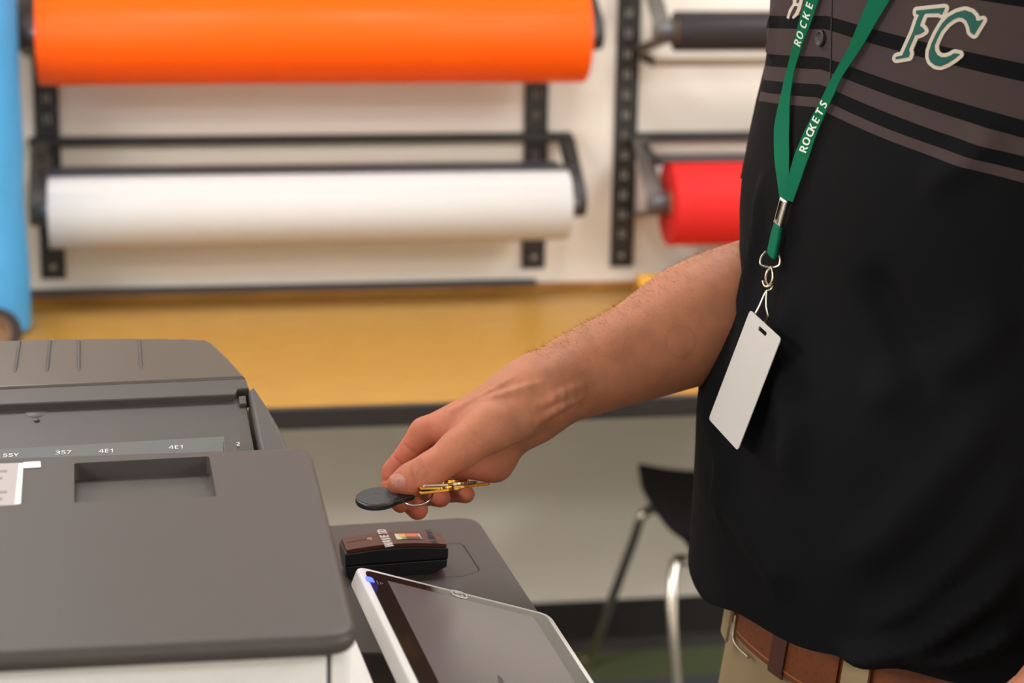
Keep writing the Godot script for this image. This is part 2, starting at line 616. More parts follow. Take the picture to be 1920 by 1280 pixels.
func make_materials() -> void:
	M.wall = bump(mat(rgb(238, 230, 216), 0.75, 0, 0.35), noise_tex(0.05, 3, null, true, 2.0), 0.25, Vector3.ONE * 2.5)
	M.ceiling = mat(rgb(245, 243, 240), 0.9)
	M.base_rubber = mat(rgb(30, 27, 25), 0.55)
	M.floor = grain(mat(rgb(255, 255, 255), 0.95), noise_tex(0.09, 5, ramp([rgb(58, 56, 54), rgb(88, 85, 81)])), Vector3.ONE * 3)
	M.carpet_grey = grain(mat(Color.WHITE, 0.95), noise_tex(0.11, 6, ramp([rgb(58, 56, 54), rgb(92, 88, 83)])), Vector3.ONE * 4)
	M.carpet_green = grain(mat(Color.WHITE, 0.95), noise_tex(0.11, 7, ramp([rgb(72, 80, 50), rgb(110, 120, 80)])), Vector3.ONE * 4)
	M.carpet_blue = grain(mat(Color.WHITE, 0.95), noise_tex(0.11, 8, ramp([rgb(62, 65, 68), rgb(96, 100, 102)])), Vector3.ONE * 4)
	M.wood = grain(mat(Color.WHITE, 0.33, 0, 0.45), noise_tex(0.012, 11, ramp([rgb(156, 112, 42), rgb(174, 131, 56), rgb(166, 121, 47), rgb(182, 141, 65)]), false, 4.0, FastNoiseLite.TYPE_SIMPLEX_SMOOTH, 6), Vector3(0.7, 4.0, 4.0))
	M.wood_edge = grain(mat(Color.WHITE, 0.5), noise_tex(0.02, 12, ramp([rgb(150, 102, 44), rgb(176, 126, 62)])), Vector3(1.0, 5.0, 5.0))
	M.edge_band = mat(rgb(36, 29, 25), 0.5)
	M.steel_dark = mat(rgb(50, 49, 46), 0.5, 0.15)
	M.steel_grey = mat(rgb(92, 86, 78), 0.5, 0.1)
	M.chrome = mat(rgb(215, 208, 198), 0.22, 1.0)
	M.silver = mat(rgb(190, 178, 158), 0.3, 1.0)
	M.cutter = mat(rgb(96, 94, 100), 0.3, 0.8)
	M.brass = mat(rgb(206, 158, 66), 0.25, 1.0)
	M.black_plastic = mat(rgb(20, 20, 22), 0.4)
	M.hub = mat(rgb(96, 94, 96), 0.35, 0.6)
	M.screw = mat(rgb(175, 168, 150), 0.4, 0.7)
	M.cardboard = mat(rgb(146, 112, 78), 0.85)
	var fine := noise_tex(0.25, 21, null, true, 2.0)
	M.taupe = bump(mat(rgb(72, 65, 61), 0.45, 0, 0.4), fine, 0.25, Vector3.ONE * 14)
	M.taupe_gloss = mat(rgb(90, 80, 71), 0.26, 0, 0.5)
	M.strip_grey = mat(rgb(84, 84, 81), 0.6)
	M.white_plastic = mat(rgb(232, 228, 222), 0.45)
	M.print_white = mat(rgb(222, 216, 208), 0.7)

func build_room() -> void:
	var b := MB.new()
	b.box(Vector3(-3.6, -0.2, WALL_Z - 0.2), Vector3(4.4, -0.006, 3.8))
	var fl := struct("floor", b, M.floor, "dark grey carpet floor")
	# carpet planks by the wall, each its own piece
	var kinds := [M.carpet_grey, M.carpet_green, M.carpet_blue, M.carpet_grey, M.carpet_blue, M.carpet_green]
	var z := WALL_Z
	for r in 9:
		var w: float = 0.075 if r == 0 else (0.135 if r % 6 == 1 else 0.19)
		var x := 0.0 - 0.31 * (r % 3)
		for k in 3:
			var p := MB.new()
			p.box(Vector3(x + k * 0.92 + 0.0005, -0.006, z + 0.0005), Vector3(x + (k + 1) * 0.92 - 0.0005, 0.0, z + w - 0.0005), 0.001)
			part("carpet_plank", p, kinds[r % 6], fl)
		z += w
	b = MB.new(); b.box(Vector3(-3.6, 2.70, WALL_Z - 0.2), Vector3(4.4, 2.9, 3.8)); struct("ceiling", b, M.ceiling)
	b = MB.new(); b.box(Vector3(-3.6, -0.006, WALL_Z - 0.2), Vector3(4.4, 2.7, WALL_Z)); struct("wall_back", b, M.wall, "cream painted wall behind the paper racks")
	b = MB.new(); b.box(Vector3(-3.6, -0.006, 3.6), Vector3(4.4, 2.7, 3.8)); struct("wall_front", b, M.wall)
	b = MB.new(); b.box(Vector3(-3.6, -0.006, WALL_Z), Vector3(-3.4, 2.7, 3.6)); struct("wall_left", b, M.wall)
	b = MB.new(); b.box(Vector3(4.2, -0.006, WALL_Z), Vector3(4.4, 2.7, 3.6)); struct("wall_right", b, M.wall)
	b = MB.new(); b.box(Vector3(-3.4, 0.0, WALL_Z), Vector3(4.2, 0.084, WALL_Z + 0.008), 0.003); struct("baseboard_back", b, M.base_rubber, "black rubber baseboard")

const TOP := 0.748
func build_counter() -> void:
	var t := thing("work_counter", "long wood laminate counter with dark edge band along the cream wall", "counter", Vector3(0.5, 0, -3.4))
	var b := MB.new(); b.box(Vector3(-1.9, TOP - 0.036, WALL_Z + 0.002), Vector3(2.7, TOP, -3.026), 0.002); part("worktop", b, M.wood, t)
	b = MB.new(); b.box(Vector3(-1.9, TOP - 0.037, -3.026), Vector3(2.7, TOP - 0.001, -3.014), 0.004); part("edge_band", b, M.edge_band, t).set_meta("label", "dark brown edge band")
	b = MB.new(); b.box(Vector3(-1.9, TOP, WALL_Z + 0.002), Vector3(2.7, TOP + 0.014, WALL_Z + 0.02), 0.003); part("reflected_shade_strip", b, M.wood_edge, t)  # strip added in place of a band of shade reflected in the worktop
	for x in [-1.6, -0.35, 2.3]:
		b = MB.new()
		b.box(Vector3(x - 0.02, 0.3, WALL_Z + 0.001), Vector3(x + 0.02, TOP - 0.036, WALL_Z + 0.012))
		b.box(Vector3(x - 0.02, TOP - 0.048, WALL_Z + 0.012), Vector3(x + 0.02, TOP - 0.037, -3.2))
		b.tube([Vector3(x, 0.34, WALL_Z + 0.012), Vector3(x, TOP - 0.05, -3.25)], 0.012, 8)
		part("bracket", b, M.steel_dark, t)

func upright(x: float, label: String) -> void:
	var t := thing("rack_upright", label, "rack upright", Vector3(x, 0.79, WALL_Z))
	var y0 := 0.79
	var y1 := 2.1
	var b := MB.new()
	var z0 := WALL_Z - 0.004
	var z1 := WALL_Z + 0.006
	for s in [-1, 1]:
		b.box(Vector3(x + minf(s * 0.021, s * 0.0062), y0, z0 + 0.006), Vector3(x + maxf(s * 0.021, s * 0.0062), y1, z1))
		b.box(Vector3(x + minf(s * 0.0225, s * 0.0195), y0, WALL_Z), Vector3(x + maxf(s * 0.0225, s * 0.0195), y1, z1 + 0.001), 0.001)
	var y := y0
	while y < y1:
		var gap := 0.0393 if y > y0 else 0.075
		b.box(Vector3(x - 0.008, y, z0 + 0.007), Vector3(x + 0.008, y + gap - 0.018, z1 - 0.0005))
		b.box(Vector3(x - 0.0018, y + gap - 0.019, z0 + 0.0075), Vector3(x + 0.0018, y + gap, z1 - 0.001))
		y += gap
	part("channel", b, M.steel_dark, t)
	b = MB.new()
	b.lathe([Vector2(0.0, 0.004), Vector2(0.004, 0.0035), Vector2(0.006, 0.0)], Transform3D(Basis(Vector3.RIGHT, PI / 2), Vector3(x, y0 + 0.022, z1 - 0.0005)), 14)
	part("screw", b, M.screw, t)

func flat_bar(b: MB, pts: Array, w: float, x: float, th: float) -> void:
	# bent flat steel arm in a plane of constant x: pts are (z, y)
	var n := pts.size()
	var left := []
	var right := []
	for i in n:
		var d: Vector2 = (pts[mini(i + 1, n - 1)] - pts[maxi(i - 1, 0)]).normalized()
		var s := Vector2(-d.y, d.x) * w * 0.5
		left.append(pts[i] + s); right.append(pts[i] - s)
	right.reverse()
	var poly := PackedVector2Array(left + right)
	b.prism(poly, Transform3D(Basis(Vector3(0, 0, 1), Vector3(1, 0, 0), Vector3(0, 1, 0)), Vector3(x - th / 2, 0, 0)), th, 0.0015)

func paper_roll(called: String, x0: float, x1: float, c: Vector2, r: float, col: Color, label: String, rough := 0.55) -> void:
	# c = (y, z) of the axis
	var t := thing(called, label, "paper roll", Vector3((x0 + x1) / 2, c.x - r, c.y))
	var pm := bump(mat(col, rough, 0, 0.28), noise_tex(0.02, int(x0 * 100) + 40, null, true, 1.5), 0.15, Vector3(1.5, 6, 6))
	var tr := Transform3D(Basis(Vector3(0, 0, -1), Vector3(1, 0, 0), Vector3(0, -1, 0)), Vector3(0, c.x, c.y))
	var b := MB.new()
	var cr := 0.024
	b.lathe([Vector2(cr, x0 + 0.003), Vector2(r - 0.002, x0), Vector2(r, x0 + 0.002), Vector2(r, x1 - 0.002), Vector2(r - 0.002, x1), Vector2(cr, x1 - 0.003)], tr, 72)
	# loose outer edge of the paper along the roll
	for k in 10:
		var a0 := 0.7 + k * 0.05
		var a1 := a0 + 0.05
		var q := []
		for a in [a0, a1]:
			for x in [x0 + 0.001, x1 - 0.001]:
				var d := Vector3(0, sin(a), cos(a))
				q.append(b.vert(Vector3(x, c.x, c.y) + d * (r + 0.0008), d))
		b.quad(q[0], q[1], q[3], q[2])
	part("paper", b, pm, t)
	b = MB.new()
	b.lathe([Vector2(cr - 0.003, x0 - 0.001), Vector2(cr, x0 - 0.001), Vector2(cr, x1 + 0.001), Vector2(cr - 0.003, x1 + 0.001), Vector2(cr - 0.003, x0 - 0.001)], tr, 32)
	part("core", b, M.cardboard, t)

func roll_holder(xl: float, xr: float, c: Vector2, r: float, label: String, blade := true, top_rail := true) -> void:
	var t := thing("roll_holder", label, "roll holder", Vector3((xl + xr) / 2, c.x - r, WALL_Z))
	var zw := WALL_Z + 0.0065
	for x in [xl, xr]:
		var b := MB.new()
		flat_bar(b, [Vector2(zw, c.x + 0.105), Vector2(zw + 0.028, c.x + 0.1), Vector2(c.y + 0.006, c.x + 0.022), Vector2(c.y + 0.012, c.x - 0.002), Vector2(c.y + 0.004, c.x - 0.018), Vector2(zw + 0.02, c.x - 0.046), Vector2(zw, c.x - 0.050)], 0.009, x, 0.032)
		b.lathe([Vector2(0.0, 0.008), Vector2(0.014, 0.008), Vector2(0.017, 0.004), Vector2(0.017, -0.004), Vector2(0.014, -0.008), Vector2(0.0, -0.008)], Transform3D(Basis(Vector3(0, 0, -1), Vector3(1, 0, 0), Vector3(0, -1, 0)), Vector3(x, c.x, c.y)), 24)
		var s := part("bracket_arm", b, M.steel_grey if x == xl else M.steel_dark, t)
		b = MB.new()
		var dirx := 1.0 if x == xl else -1.0
		b.lathe([Vector2(0.0, -0.02), Vector2(0.019, -0.02), Vector2(0.022, -0.014), Vector2(0.022, 0.010), Vector2(0.018, 0.018), Vector2(0.0, 0.018)], Transform3D(Basis(Vector3(0, 0, -1), Vector3(1, 0, 0), Vector3(0, -1, 0)), Vector3(x + dirx * 0.019, c.x, c.y)), 28)
		part("hub", b, M.hub, s)
	var rod := MB.new()
	rod.tube([Vector3(xl, c.x, c.y), Vector3(xr, c.x, c.y)], 0.008, 12)
	part("rod", rod, M.chrome, t)
	if top_rail:
		rod = MB.new()
		rod.box(Vector3(xl - 0.02, c.x + 0.098, zw), Vector3(xr + 0.012, c.x + 0.114, zw + 0.022), 0.002)
		part("cross_rail", rod, M.steel_dark, t)
	if blade:
		rod = MB.new()
		rod.box(Vector3(xl + 0.012, c.x + r * 0.80, c.y - r * 0.62 - 0.016), Vector3(xr - 0.03, c.x + r * 0.80 + 0.020, c.y - r * 0.62 + 0.006), 0.002)
		rod.box(Vector3(xl + 0.012, c.x + r + 0.001, c.y - 0.022), Vector3(xr - 0.012, c.x + r + 0.0045, c.y + 0.012), 0.001)
		part("cutter_bar", rod, M.cutter, t)
		for x in [xl + 0.004, xr - 0.012]:
			rod = MB.new()
			rod.tube([Vector3(x, c.x + 0.1, zw + 0.02), Vector3(x + 0.004, c.x + r + 0.004, c.y - 0.015)], 0.004, 8)
			part("cutter_arm", rod, M.steel_dark, t)

func build_racks() -> void:
	upright(-0.222, "dark slotted steel upright at the end of the rack beside the blue roll")
	upright(0.697, "dark slotted steel upright behind the open ends of the orange and white rolls")
	upright(0.874, "dark slotted steel upright holding the brackets of the red roll")
	upright(1.80, "dark slotted steel upright at the far end of the red roll")
	var zc := WALL_Z + 0.15
	roll_holder(-0.235, 0.752, Vector2(0.946, zc), 0.066, "black wall rack arms and cutter bar holding the white paper roll")
	paper_roll("white_paper_roll", -0.216, 0.732, Vector2(0.946, zc), 0.066, rgb(198, 195, 191), "wide roll of white paper hanging below the orange roll")
	roll_holder(-0.242, 0.772, Vector2(1.262, zc + 0.02), 0.085, "black wall rack arms holding the orange paper roll", false)
	paper_roll("orange_paper_roll", -0.222, 0.752, Vector2(1.262, zc + 0.02), 0.085, rgb(250, 92, 12), "thick roll of glossy bright orange paper on the rack", 0.42)
	roll_holder(0.898, 1.80, Vector2(0.944, zc), 0.08, "grey bent steel rack arms and cutter bar holding the red roll")
	paper_roll("red_paper_roll", 0.926, 1.78, Vector2(0.944, zc), 0.08, rgb(206, 40, 38), "roll of red paper hanging next to the man")
	roll_holder(0.898, 1.80, Vector2(1.268, zc), 0.036, "grey bent steel rack arms and chrome rod with the nearly black roll", false, false)
	paper_roll("black_paper_roll", 0.926, 1.78, Vector2(1.268, zc), 0.037, rgb(52, 46, 48), "thin charcoal black paper roll above the red roll", 0.35)
	var t := thing("tear_rod", "thin chrome rod below the charcoal black paper roll", "rod", Vector3(1.34, 1.2, zc))
	var b := MB.new()
	b.tube([Vector3(0.905, 1.203, WALL_Z + 0.09), Vector3(1.795, 1.203, WALL_Z + 0.09)], 0.0085, 12)
	part("bar", b, M.silver, t)
	for x in [0.905, 1.795]:
		b = MB.new()
		b.tube([Vector3(x, 1.203, WALL_Z + 0.017), Vector3(x, 1.203, WALL_Z + 0.09)], 0.0095, 10)
		part("end_bracket", b, M.steel_grey, t)
	# next tier, above the frame: unseen roll added as a reflection source
	roll_holder(-0.242, 0.772, Vector2(1.62, zc), 0.09, "unseen black wall rack arms added with the brown paper roll above the orange one", false)
	paper_roll("added_brown_paper_roll", -0.222, 0.752, Vector2(1.62, zc), 0.09, rgb(128, 78, 44), "unseen roll of brown kraft paper added for reflections above the orange roll")

func build_counter_things() -> void:
	# upright blue roll at the end of the rack
	var t := thing("blue_paper_roll", "light blue paper roll standing upright on the counter", "paper roll", Vector3(-0.345, TOP, -3.55))
	var b := MB.new()
	var prof := [Vector2(0.02, 0.004), Vector2(0.09, 0.004), Vector2(0.093, 0.008)]
	for i in 24:
		prof.append(Vector2(0.093 + 0.003 * sin(i * 0.9) * (0.3 + 0.7 * sin(i * 0.37)), 0.012 + i * 0.042))
	prof.append_array([Vector2(0.09, 1.0), Vector2(0.02, 1.0)])
	var tr := Transform3D(Basis(), Vector3(-0.345, TOP, -3.55))
	b.lathe(prof, tr, 48, 0.5)
	part("paper", b, bump(mat(rgb(70, 158, 212), 0.5), noise_tex(0.012, 31, null, true, 6.0), 0.35, Vector3(3, 3, 3)), t)
	b = MB.new()
	b.lathe([Vector2(0.016, 0.0), Vector2(0.02, 0.0), Vector2(0.02, 1.004), Vector2(0.016, 1.004)], tr, 24)
	part("core", b, M.cardboard, t)
	# dark roll of tape standing on edge in front of it
	var tp := on_y(14, 668, TOP)
	t = thing("tape_roll", "dark brown roll of tape with tan core below the blue roll", "tape roll", tp)
	var ttr := Transform3D(Basis(Vector3(1, 0, 0), Vector3(0, 0.25, 0.97).normalized(), Vector3(1, 0, 0).cross(Vector3(0, 0.25, 0.97).normalized())), Vector3(tp.x - 0.018, TOP + 0.0415, tp.z))
	b = MB.new()
	b.lathe([Vector2(0.028, -0.024), Vector2(0.042, -0.024), Vector2(0.043, -0.022), Vector2(0.043, 0.022), Vector2(0.042, 0.024), Vector2(0.028, 0.024)], ttr, 40)
	part("tape", b, mat(rgb(38, 26, 20), 0.4), t)
	b = MB.new()
	b.lathe([Vector2(0.0, 0.012), Vector2(0.0285, 0.012), Vector2(0.0285, 0.0245), Vector2(0.026, 0.0245), Vector2(0.026, -0.0245), Vector2(0.0285, -0.0245)], ttr, 32)
	part("core", b, mat(rgb(128, 96, 70), 0.8), t)
	# grey straightedge lying against the wall at the back of the counter
	t = thing("straightedge", "long thin grey metal straightedge along the back of the counter", "straightedge", Vector3(0.22, TOP + 0.014, WALL_Z + 0.012))
	b = MB.new()
	b.box(Vector3(-0.27, TOP + 0.0142, WALL_Z + 0.004), Vector3(0.70, TOP + 0.022, WALL_Z + 0.032), 0.001)
	part("blade", b, mat(rgb(92, 90, 92), 0.4, 0.5), t)
	b = MB.new()
	b.box(Vector3(-0.27, TOP + 0.022, WALL_Z + 0.016), Vector3(0.70, TOP + 0.0245, WALL_Z + 0.022), 0.0005)
	part("rib", b, mat(rgb(70, 68, 70), 0.4, 0.5), t)
	# yellow roll lying on the counter and a black stapler behind it
	var yz := WALL_Z + 0.10
	var yx := on_z(1195, 540, yz).x
	t = thing("yellow_paper_roll", "small golden yellow paper roll lying on the counter behind the arm", "paper roll", Vector3(yx + 0.15, TOP, yz))
	var ytr := Transform3D(Basis(Vector3(0, 0, -1), Vector3(1, 0, 0), Vector3(0, -1, 0)), Vector3(yx, TOP + 0.0235, yz))
	b = MB.new()
	b.lathe([Vector2(0.010, 0.002), Vector2(0.022, 0.0), Vector2(0.0235, 0.002), Vector2(0.0235, 0.338), Vector2(0.022, 0.34), Vector2(0.010, 0.338)], ytr, 36)
	part("paper", b, mat(rgb(228, 168, 40), 0.35), t)
	b = MB.new()
	b.lathe([Vector2(0.007, 0.002), Vector2(0.0105, 0.001), Vector2(0.0105, 0.339), Vector2(0.007, 0.338)], ytr, 20)
	part("core", b, M.cardboard, t)
	var sx := on_z(1262, 505, WALL_Z + 0.05).x
	t = thing("stapler", "black stapler behind the golden yellow roll on the counter", "stapler", Vector3(sx + 0.08, TOP, WALL_Z + 0.048))
	var str_ := Transform3D(Basis(Vector3(1, 0, 0), Vector3(0, 0, 1), Vector3(0, -1, 0)), Vector3(sx, TOP, WALL_Z + 0.032))
	b = MB.new()
	b.prism(round_poly([Vector2(0, -0.014), Vector2(0, -0.0145 - 0.0), Vector2(0.18, -0.0145), Vector2(0.18, -0.0), Vector2(0, 0)], 0.003), str_, 0.034, 0.002)
	part("base", b, M.black_plastic, t)
	b = MB.new()
	b.prism(round_poly([Vector2(0.0, -0.034), Vector2(0.02, -0.05), Vector2(0.12, -0.062), Vector2(0.175, -0.05), Vector2(0.178, -0.016), Vector2(0.15, -0.018), Vector2(0.01, -0.026)], 0.006), str_, 0.034, 0.003)
	part("arm", b, M.black_plastic, t)

func build_chair() -> void:
	var t := thing("school_chair", "navy plastic shell chair with chrome legs pushed under the counter", "chair", Vector3(1.08, 0, -3.32))
	var shell := mat(rgb(12, 15, 28), 0.5, 0, 0.35)
	var b := MB.new()
	# dished seat: grid over u (width) and w (depth), front lip rolled down
	var near_l := on_y(1292, 1046, 0.435)
	var far_l := on_y(1187, 868, 0.455)
	var ax := Vector3(near_l.x - far_l.x, 0, near_l.z - far_l.z)
	var dep := ax.length()
	var dz := ax.normalized()
	var dx := Vector3(dz.z, 0, -dz.x)
	var o := Vector3(far_l.x, 0, far_l.z)
	var W := 0.44
	var seat_p := func(u: float, w: float, th: float) -> Vector3:
		var side := absf(u - 0.5) * 2.0
		var y := 0.43 + 0.022 * pow(side, 2.6) + 0.010 * w - 0.018 * sin(PI * w) - th
		if w > 0.86: y -= pow((w - 0.86) / 0.14, 2) * 0.030
		var uu := 0.5 + (u - 0.5) * (1.0 - 0.05 * smoothstep(0.7, 1.0, w) - 0.06 * smoothstep(0.25, 0.0, w))
		return o + dx * (uu * W) + dz * (w * dep) + Vector3.UP * y
	for th in [0.0, 0.007]:
		var rows := []
		for i in 15:
			var row := []
			for j in 19:
				var u := i / 14.0
				var w := j / 18.0
				var p: Vector3 = seat_p.call(u, w, th)
				var n: Vector3 = ((seat_p.call(u + 0.01, w, th) - seat_p.call(u - 0.01, w, th)) as Vector3).cross((seat_p.call(u, w + 0.01, th) - seat_p.call(u, w - 0.01, th)) as Vector3).normalized()
				if n.y < 0: n = -n
				row.append(b.vert(p, n if th == 0.0 else -n))
			rows.append(row)
		for i in 14:
			for j in 18: b.quad(rows[i][j], rows[i + 1][j], rows[i + 1][j + 1], rows[i][j + 1])
	var rim := []
	for j in 19: rim.append(seat_p.call(0.0, j / 18.0, 0.0035))
	for i in range(1, 15): rim.append(seat_p.call(i / 14.0, 1.0, 0.0035))
	for j in range(17, -1, -1): rim.append(seat_p.call(1.0, j / 18.0, 0.0035))
	for i in range(13, 0, -1): rim.append(seat_p.call(i / 14.0, 0.0, 0.0035))
	b.tube(rim, 0.0055, 8, true)
	part("seat", b, shell, t)
	# backrest on the side away from the counter edge
	b = MB.new()
	var back_p := func(u: float, w: float) -> Vector3:
		var bow := 0.03 * sin(PI * u)
		return o + dx * (W + 0.0 + 0.10 * w + bow * 0.8 - 0.02) + dz * (0.04 + u * (dep - 0.08)) + Vector3.UP * (0.455 + 0.235 * w)
	for s in [1.0, -1.0]:
		var rows := []
		for i in 13:
			var row := []
			for j in 9:
				var u := i / 12.0
				var w := j / 8.0
				var n: Vector3 = ((back_p.call(u + 0.01, w) - back_p.call(u - 0.01, w)) as Vector3).cross((back_p.call(u, w + 0.01) - back_p.call(u, w - 0.01)) as Vector3).normalized() * s
				row.append(b.vert(back_p.call(u, w) + n * 0.003, n))
			rows.append(row)
		for i in 12:
			for j in 8: b.quad(rows[i][j], rows[i + 1][j], rows[i + 1][j + 1], rows[i][j + 1])
	rim = []
	for i in 13: rim.append(back_p.call(i / 12.0, 0.0))
	for j in range(1, 9): rim.append(back_p.call(1.0, j / 8.0))
	for i in range(11, -1, -1): rim.append(back_p.call(i / 12.0, 1.0))
	for j in range(7, 0, -1): rim.append(back_p.call(0.0, j / 8.0))
	b.tube(rim, 0.005, 8, true)
	part("backrest", b, shell, t)
	# chrome legs
	var foot_f := on_y(1105, 1240, 0.012)
	var top_f := on_y(1232, 952, 0.415)
	var knee_f := on_y(1203, 968, 0.405)
	var s0 := top_f + dx * 0.06
	var knee_n := on_y(1256, 1092, 0.39)
	var foot_n := on_plane(1288, 1420, knee_n + Vector3(0.0, 0, 0.07), Vector3(0, 0, 1))
	foot_n.y = 0.012
	var legs := [
		[s0, top_f, knee_f, knee_f.lerp(foot_f, 0.15), knee_f.lerp(foot_f, 0.5), foot_f],
		[near_l + dx * 0.06 + Vector3(0, -0.03, -0.01), on_y(1284, 1050, 0.415), on_y(1264, 1064, 0.408), knee_n.lerp(foot_n, 0.15), knee_n.lerp(foot_n, 0.5), foot_n]]
	for lg in legs.duplicate():
		var mir := []
		for p in lg:
			var q: Vector3 = p - o
			var d := q.dot(dx)
			mir.append(o + q - dx * d + dx * (W - d))
		legs.append(mir)
	for lg in legs:
		b = MB.new()
		b.tube(spline(lg, 6), 0.0098, 14)
		var l := part("leg", b, M.chrome, t)
		b = MB.new()
		var fp: Vector3 = lg[-1]
		b.lathe([Vector2(0.0, -0.012), Vector2(0.013, -0.012), Vector2(0.015, -0.008), Vector2(0.014, 0.006), Vector2(0.0, 0.01)], Transform3D(Basis(), fp), 16)
		part("foot_cap", b, M.chrome, l)
	for k in 2:
		b = MB.new()
		b.tube([legs[k][0], legs[k + 2][0]], 0.009, 10)
		part("crossbar", b, M.chrome, t)

# ---------------------------------------------------------------- copier
const LID_Y := 1.22
const LEDGE_Y := 1.06
var panel_tr: Transform3D
func build_copier() -> void:
	var t := thing("copier", "large office copier with taupe document feeder cover and white body", "copier", Vector3(-0.15, 0, -1.35))
	# feeder cover with a finger pocket
	var lid_tr := Transform3D(Basis(), Vector3(0, LID_Y - 0.013, 0))
	var top_tr := Transform3D(Basis(), Vector3(0, LID_Y, 0))
	var outline := px_poly([Vector3(-900, 886, 0.02), Vector3(583, 836, 0.018), Vector3(676, 1192, 0.022), Vector3(-900, 1268, 0.02)], top_tr)
	var pocket := px_poly([Vector3(139, 868, 0.003), Vector3(392, 855, 0.003), Vector3(406, 930, 0.003), Vector3(139, 942, 0.003)], top_tr)
	var b := MB.new()
	b.prism(round_poly(outline, 0.02, 8), lid_tr, 0.013, 0.006, 4, round_poly(pocket, 0.003, 4), 0.0125, 0.006)
	part("feeder_cover", b, M.taupe, t)
	# white feeder body below the cover
	b = MB.new()
	var cx: Vector3 = on_y(676, 1192, LID_Y)
	var zf := cx.z
	var xr := cx.x
	var sx: float = on_plane(617, 1240, Vector3(0, 0, zf - 0.012), Vector3(0, 0, 1)).x
	var fh := LID_Y - 0.0135 - 1.135
	var ftr := Transform3D(Basis(), Vector3(0, 1.135, 0))
	b.prism(round_poly([Vector3(-0.55, -1.335, 0.01), Vector3(sx - 0.0013, -1.335, 0.0), Vector3(sx - 0.0013, zf - 0.012, 0.001), Vector3(-0.55, zf - 0.012, 0.02)], 0.01), ftr, fh, 0.001)
	part("feeder_body", b, M.white_plastic, t)
	b = MB.new()
	b.prism(round_poly([Vector3(sx + 0.0013, -1.335, 0.0), Vector3(xr - 0.006, -1.335, 0.01), Vector3(xr - 0.004, zf - 0.012, 0.02), Vector3(sx + 0.0013, zf - 0.012, 0.001)], 0.01), ftr, fh, 0.001)
	part("feeder_end_cap", b, M.white_plastic, t)
	# scanner body
	b = MB.new()
	b.prism(round_poly([Vector3(-0.56, -1.64, 0.02), Vector3(0.02, -1.64, 0.02), Vector3(0.03, -1.40, 0.02), Vector3(xr + 0.010, -1.33, 0.02), Vector3(xr + 0.030, zf - 0.02, 0.045), Vector3(-0.56, zf - 0.004, 0.02)], 0.02, 10), Transform3D(Basis(), Vector3(0, 0.985, 0)), 0.15, 0.012, 4)
	part("scanner_body", b, M.white_plastic, t)
	b = MB.new()
	b.prism(round_poly([Vector2(-0.56, -1.66), Vector2(0.16, -1.66), Vector2(0.16, zf - 0.03), Vector2(-0.56, zf - 0.03)], 0.03), Transform3D(Basis(), Vector3(0, 0.06, 0)), 0.92, 0.01)
	part("cabinet", b, M.white_plastic, t)
	for k in 4:
		b = MB.new()
		b.box(Vector3(0.16, 0.12 + k * 0.15, -1.62), Vector3(0.168, 0.255 + k * 0.15, zf - 0.07), 0.004)
		var d := part("paper_drawer", b, M.white_plastic, t)
		b = MB.new()
		b.box(Vector3(0.168, 0.225 + k * 0.15, -1.45), Vector3(0.176, 0.245 + k * 0.15, -1.2), 0.003)
		part("handle", b, M.taupe, d)
	for x in [-0.5, 0.1]:
		for z in [-1.6, -1.1]:
			b = MB.new()
			b.lathe([Vector2(0.0, -0.012), Vector2(0.03, -0.012), Vector2(0.03, 0.012), Vector2(0.0, 0.012)], Transform3D(Basis(Vector3.RIGHT, PI / 2), Vector3(x, 0.03, z)), 20)
			b.box(Vector3(x - 0.01, 0.03, z - 0.014), Vector3(x + 0.01, 0.062, z + 0.014))
			part("caster", b, M.black_plastic, t)
	# input tray that rises behind the cover
	var sl := 0.2
	var tn := Vector3(0, 1, sl).normalized()
	var torg := Vector3(0, 1.185, -1.37)
	var tray_tr := Transform3D(Basis(Vector3(1, 0, 0), tn, Vector3(1, 0, 0).cross(tn)), torg)
	var slab := func(pts: Array, lift: float, th: float, bv: float, r: float) -> MB:
		var q := MB.new()
		var tr := tray_tr.translated_local(Vector3(0, lift, 0))
		var poly := px_poly(pts, tr)
		q.prism(round_poly(poly, r, 6), tr.translated_local(Vector3(0, -th, 0)), th, bv, 3)
		return q
	# sunken paper bed, frame strip, glossy rear panel
	part("tray_bed", slab.call([Vector2(-900, 800), Vector2(457, 740), Vector2(483, 880), Vector2(-900, 960)], -0.006, 0.012, 0.0, 0.0), M.taupe, t)
	part("tray_frame", slab.call([Vector2(-900, 768), Vector3(461, 709, 0.0), Vector2(467, 727), Vector2(446, 729), Vector2(440, 739), Vector2(-900, 797)], 0.0, 0.018, 0.0015, 0.0), M.taupe, t)
	var rear: MeshInstance3D = part("rear_tray", slab.call([Vector2(-900, 668), Vector3(110, 634, 0.0), Vector3(250, 633, 0.0), Vector3(340, 634, 0.0), Vector3(385, 636, 0.0), Vector3(398, 642, 0.0), Vector3(425, 667, 0), Vector3(460, 706, 0.0), Vector2(-900, 766)], 0.001, 0.014, 0.0025, 0.0), M.taupe_gloss, t)
	for q in [[37, 641, 28, 698], [94, 640, 88, 697], [148, 640, 148, 696], [261, 639, 265, 691]]:
		b = MB.new()
		var p0 := on_plane(q[0], q[1], torg + tn * 0.001, tn)
		var p1 := on_plane(q[2], q[3], torg + tn * 0.001, tn)
		b.tube([p0 + tn * 0.0002, p0.lerp(p1, 0.9) + tn * 0.0002, p1 - tn * 0.0006], [0.0012, 0.0012, 0.0009], 8)
		part("rib", b, M.taupe, rear)
